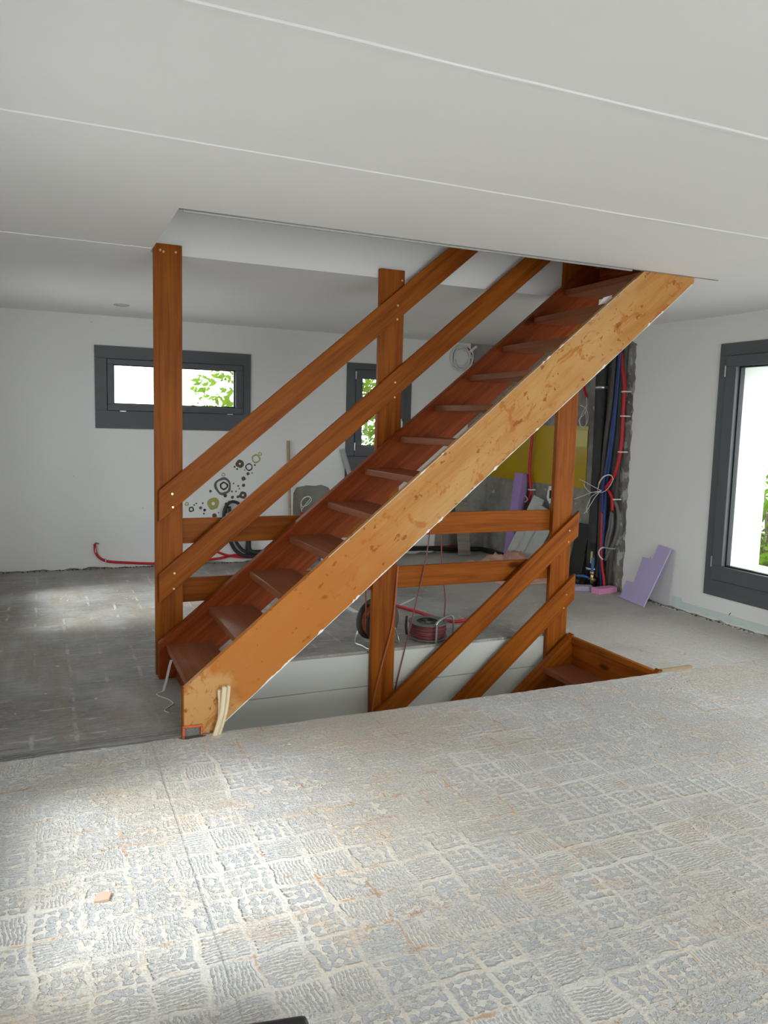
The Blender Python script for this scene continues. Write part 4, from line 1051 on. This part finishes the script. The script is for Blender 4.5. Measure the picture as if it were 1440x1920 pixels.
# grey tubes hanging below
for i, (P, lab) in enumerate(((((1147, 960), (1143, 990), (1138, 1010), (1136, 1030)), 'grey tube under the red branch, leftmost of three'), (((1148, 962), (1148, 985), (1142, 1012), (1137, 1040)), 'grey tube under the red branch, in the middle of three'), (((1150, 935), (1158, 955), (1159, 985), (1152, 1015), (1142, 1035), (1135, 1050)), 'grey tube bulging out to the right below the red branch'))):
    tag(tobj('grey_tube', [at(*p, 0, 5.06) for p in P], 0.016, M['greytube'], seg=10), lab, 'tube', 'grey tubes on the bare wall')
t = thing('pipe_clamp', at(1135, 1030, 0, 5.0), 'white curved pipe clamp around the lower red conduit', 'clamp')
bm = B(); tube(bm, [at(*p, 0, 5.0) for p in ((1130, 1049), (1124, 1042), (1123, 1034), (1127, 1028), (1131, 1027))], 0.007, seg=8); obj('hook', bm, M['whitepl'], t)
bm = B(); tube(bm, [at(*p, 0, 5.02) for p in ((1130, 1026), (1140, 1028), (1152, 1029))], 0.008, seg=8); obj('arm', bm, M['galv'], t)
# red loop hanging in front of the yellow panel, and the stub higher up
t = thing('hanging_red_conduit', (5.07, 7.40, 1.5), 'red conduit hanging in front of the mustard panel with white wire ends', 'conduit')
bm = B(); tube(bm, [(5.08, 7.36, 1.80), (5.075, 7.38, 1.62), (5.07, 7.398, 1.475), (5.07, 7.42, 1.10), (5.07, 7.37, 0.86), (5.07, 7.40, 0.76), (5.07, 7.45, 0.73)], 0.017, seg=10); obj('tube', bm, M['red'], t)
bm = B(); tube(bm, [at(*p, 0, 5.05) for p in ((989, 938), (983, 941), (976, 936), (972, 929), (978, 927), (986, 931), (989, 938), (980, 942), (973, 934))], 0.0045, seg=6); obj('wire', bm, M['whitepl'], t)
bm = B(); box(bm, (5.045, 7.345, 0.865), (5.117, 7.40, 0.878), 0.002); obj('clip', bm, M['whitepl'], t)
t = thing('red_conduit_stub', (5.07, 6.49, 1.9), 'short red conduit stub with looping white wires left of the drain stack', 'conduit')
bm = B(); tube(bm, [(5.10, 6.56, 2.10), (5.08, 6.53, 1.98), (5.07, 6.465, 1.885)], 0.014, seg=10); obj('tube', bm, M['red'], t)
bm = B(); tube(bm, [at(*p, 0, 5.06) for p in ((1100, 745), (1100, 765), (1094, 778), (1086, 786), (1088, 798), (1095, 800), (1101, 792), (1102, 775), (1096, 764), (1088, 760))], 0.0032, seg=6)
tube(bm, [at(*p, 0, 5.06) for p in ((1100, 760), (1092, 775), (1087, 790), (1092, 801), (1099, 795), (1098, 770))], 0.0032, seg=6); obj('wire', bm, M['whitepl'], t)
# valves and hoses at the foot of the stack
t = thing('brass_valve', (4.96, 6.10, 0.0), 'brass valve with blue hoses at the foot of the drain stack', 'valve')
bm = B(); cyl(bm, (4.965, 6.10, 0.05), (0, 0, 1), 0.018, 0.12, 12); cyl(bm, (4.965, 6.06, 0.09), (0, 1, 0), 0.014, 0.09, 12); cyl(bm, (4.965, 6.10, 0.14), (0, 0, 1), 0.024, 0.03, 8); obj('body', bm, M['brassv'], t)
bm = B(); tube(bm, [(4.965, 6.10, 0.16), (4.97, 6.11, 0.24), (4.98, 6.12, 0.30)], 0.014, seg=10); tube(bm, [(4.965, 6.14, 0.095), (4.95, 6.22, 0.10), (4.94, 6.30, 0.09)], 0.013, seg=10); obj('hose', bm, M['bluebright'], t)
bm = B(); tube(bm, [(4.99, 6.55, 0.05), (4.96, 6.42, 0.045), (4.93, 6.30, 0.035), (4.93, 6.22, 0.035)], 0.033, seg=12)
tag(obj('black_pipe', bm, M['black']), 'short black pipe lying on the floor left of the brass valve', 'pipe')
# foam scraps at the foot of the wall
bm = B(); box(bm, (-0.125, -0.05, 0), (0.125, 0.05, 0.055), 0.004)
tag(obj('foam_block', bm, M['pinkfoam'], None, Matrix.Translation((4.945, 5.885, 0.0)) @ Matrix.Rotation(math.radians(8), 4, 'Z')), 'pink foam block on the floor at the foot of the red conduit', 'foam block')
bm = B(); box(bm, (-0.11, -0.055, 0), (0.11, 0.055, 0.05), 0.008)
tag(obj('foam_block', bm, M['greyfoam'], None, Matrix.Translation((4.79, 6.04, 0.0)) @ Matrix.Rotation(math.radians(-25), 4, 'Z')), 'speckled grey-purple foam scrap left of the pink block', 'foam block')
# stepped lilac foam sheet leaning on the right wall
L2 = [(1155, 1118), (1206, 1139), (1258, 1030), (1235, 1021), (1223, 1049), (1205, 1044), (1188, 1092), (1174, 1088), (1163, 1117)]
foot = (Vector((4.951, 5.72, 0)) + Vector((4.874, 5.269, 0)))/2
hv = Vector((5.08, 5.30, 0.53)); fx = (Vector((4.874, 5.269, 0)) - Vector((4.951, 5.72, 0))).normalized()
nrm = fx.cross((hv - foot)).normalized()
bm = B(); lo = []
for p in L2:
    v = ray(*p); tt = (foot - CAM).dot(nrm)/v.dot(nrm); q = CAM + v*tt
    q.z = max(q.z, 0.004); lo.append(q)
if nrm.x > 0: nrm = -nrm
prism(bm, lo, nrm*(-0.012), 0.002)
tag(obj('foam_sheet', bm, M['lilac']), 'stepped lilac foam sheet leaning on the white right wall', 'foam sheet')
# pencil mark / scuff on the right wall
bm = B(); prism(bm, [at(*p, 0, XR-0.0012) for p in ((1362, 1158), (1364, 1158), (1371, 1149), (1369, 1149))], (0.001, 0, 0)); obj('scuff', bm, M['dk'], wall_right)

# ------------------------------------------------------------------ outside
bm = B(); box(bm, (-30, -30, -0.6), (35, 40, -0.45)); 
# leave the stairwell free
bm.free(); bm = B()
for a, b in (((-30, -30), (XL-WT-0.02, 40)), ((XR+WT+0.02, -30), (35, 40)), ((XL-WT-0.02, YB+WT+0.02), (XR+WT+0.02, 40)), ((XL-WT-0.02, -30), (XR+WT+0.02, YF-WT-0.02))):
    box(bm, (a[0], a[1], -0.6), (b[0], b[1], -0.45))
tag(obj('ground', bm, M['grass']), kind='structure')
def leafcloud(c, rad, n, size, seed):
    rr = random.Random(seed); bm = B(); c = Vector(c)
    for _ in range(n):
        while True:
            p = Vector((rr.uniform(-1, 1), rr.uniform(-1, 1), rr.uniform(-1, 1)))
            if p.length < 1: break
        k = noise.noise(p*2.6 + Vector((seed, 0, 0)))
        if k < -0.12: continue
        q = c + Vector((p.x*rad[0], p.y*rad[1], p.z*rad[2]))
        d = Vector((rr.gauss(0, 1), rr.gauss(0, 1), rr.gauss(0, .6))).normalized(); e = d.orthogonal().normalized(); e.rotate(Matrix.Rotation(rr.uniform(0, 6.28), 3, d))
        s = size*rr.uniform(.6, 1.3)
        v = [bm.verts.new(x) for x in (q - d*s, q + e*s*0.42, q + d*s, q - e*s*0.42)]; bm.faces.new(v)
    return bm
def tree(name, base, c, rad, n, size, seed, label, cat, mat):
    t = thing(name, base, label, cat)
    o = obj('foliage', leafcloud(c, rad, n, size, seed), mat, t)
    bm = B(); rr = random.Random(seed); base = Vector(base); c = Vector(c)
    tube(bm, [base, base.lerp(c, 0.5) + Vector((0.06, 0, 0)), c], lambda q: 0.09*(1-0.6*q), seg=10)
    for _ in range(12):
        s = base.lerp(c, rr.uniform(0.45, 0.95)); e = c + Vector((rr.uniform(-1, 1)*rad[0], rr.uniform(-1, 1)*rad[1], rr.uniform(-.5, 1)*rad[2]))*0.8
        tube(bm, [s, s.lerp(e, 0.5) + Vector((0, 0, 0.1)), e], lambda q: 0.022*(1-0.8*q), seg=6)
    obj('trunk', bm, M['bark'], t)
tree('tree', (5.2, 13.2, -0.45), (4.6, 12.6, 2.0), (2.45, 1.2, 1.8), 8500, 0.085, 3, 'leafy tree seen through the two small back windows', 'tree', M['leaf2'])
tree('shrub', (8.3, 6.9, -0.45), (8.2, 6.8, 0.35), (0.9, 0.9, 0.85), 2600, 0.07, 5, 'dense green shrub outside the large right window', 'shrub', M['leaf'])
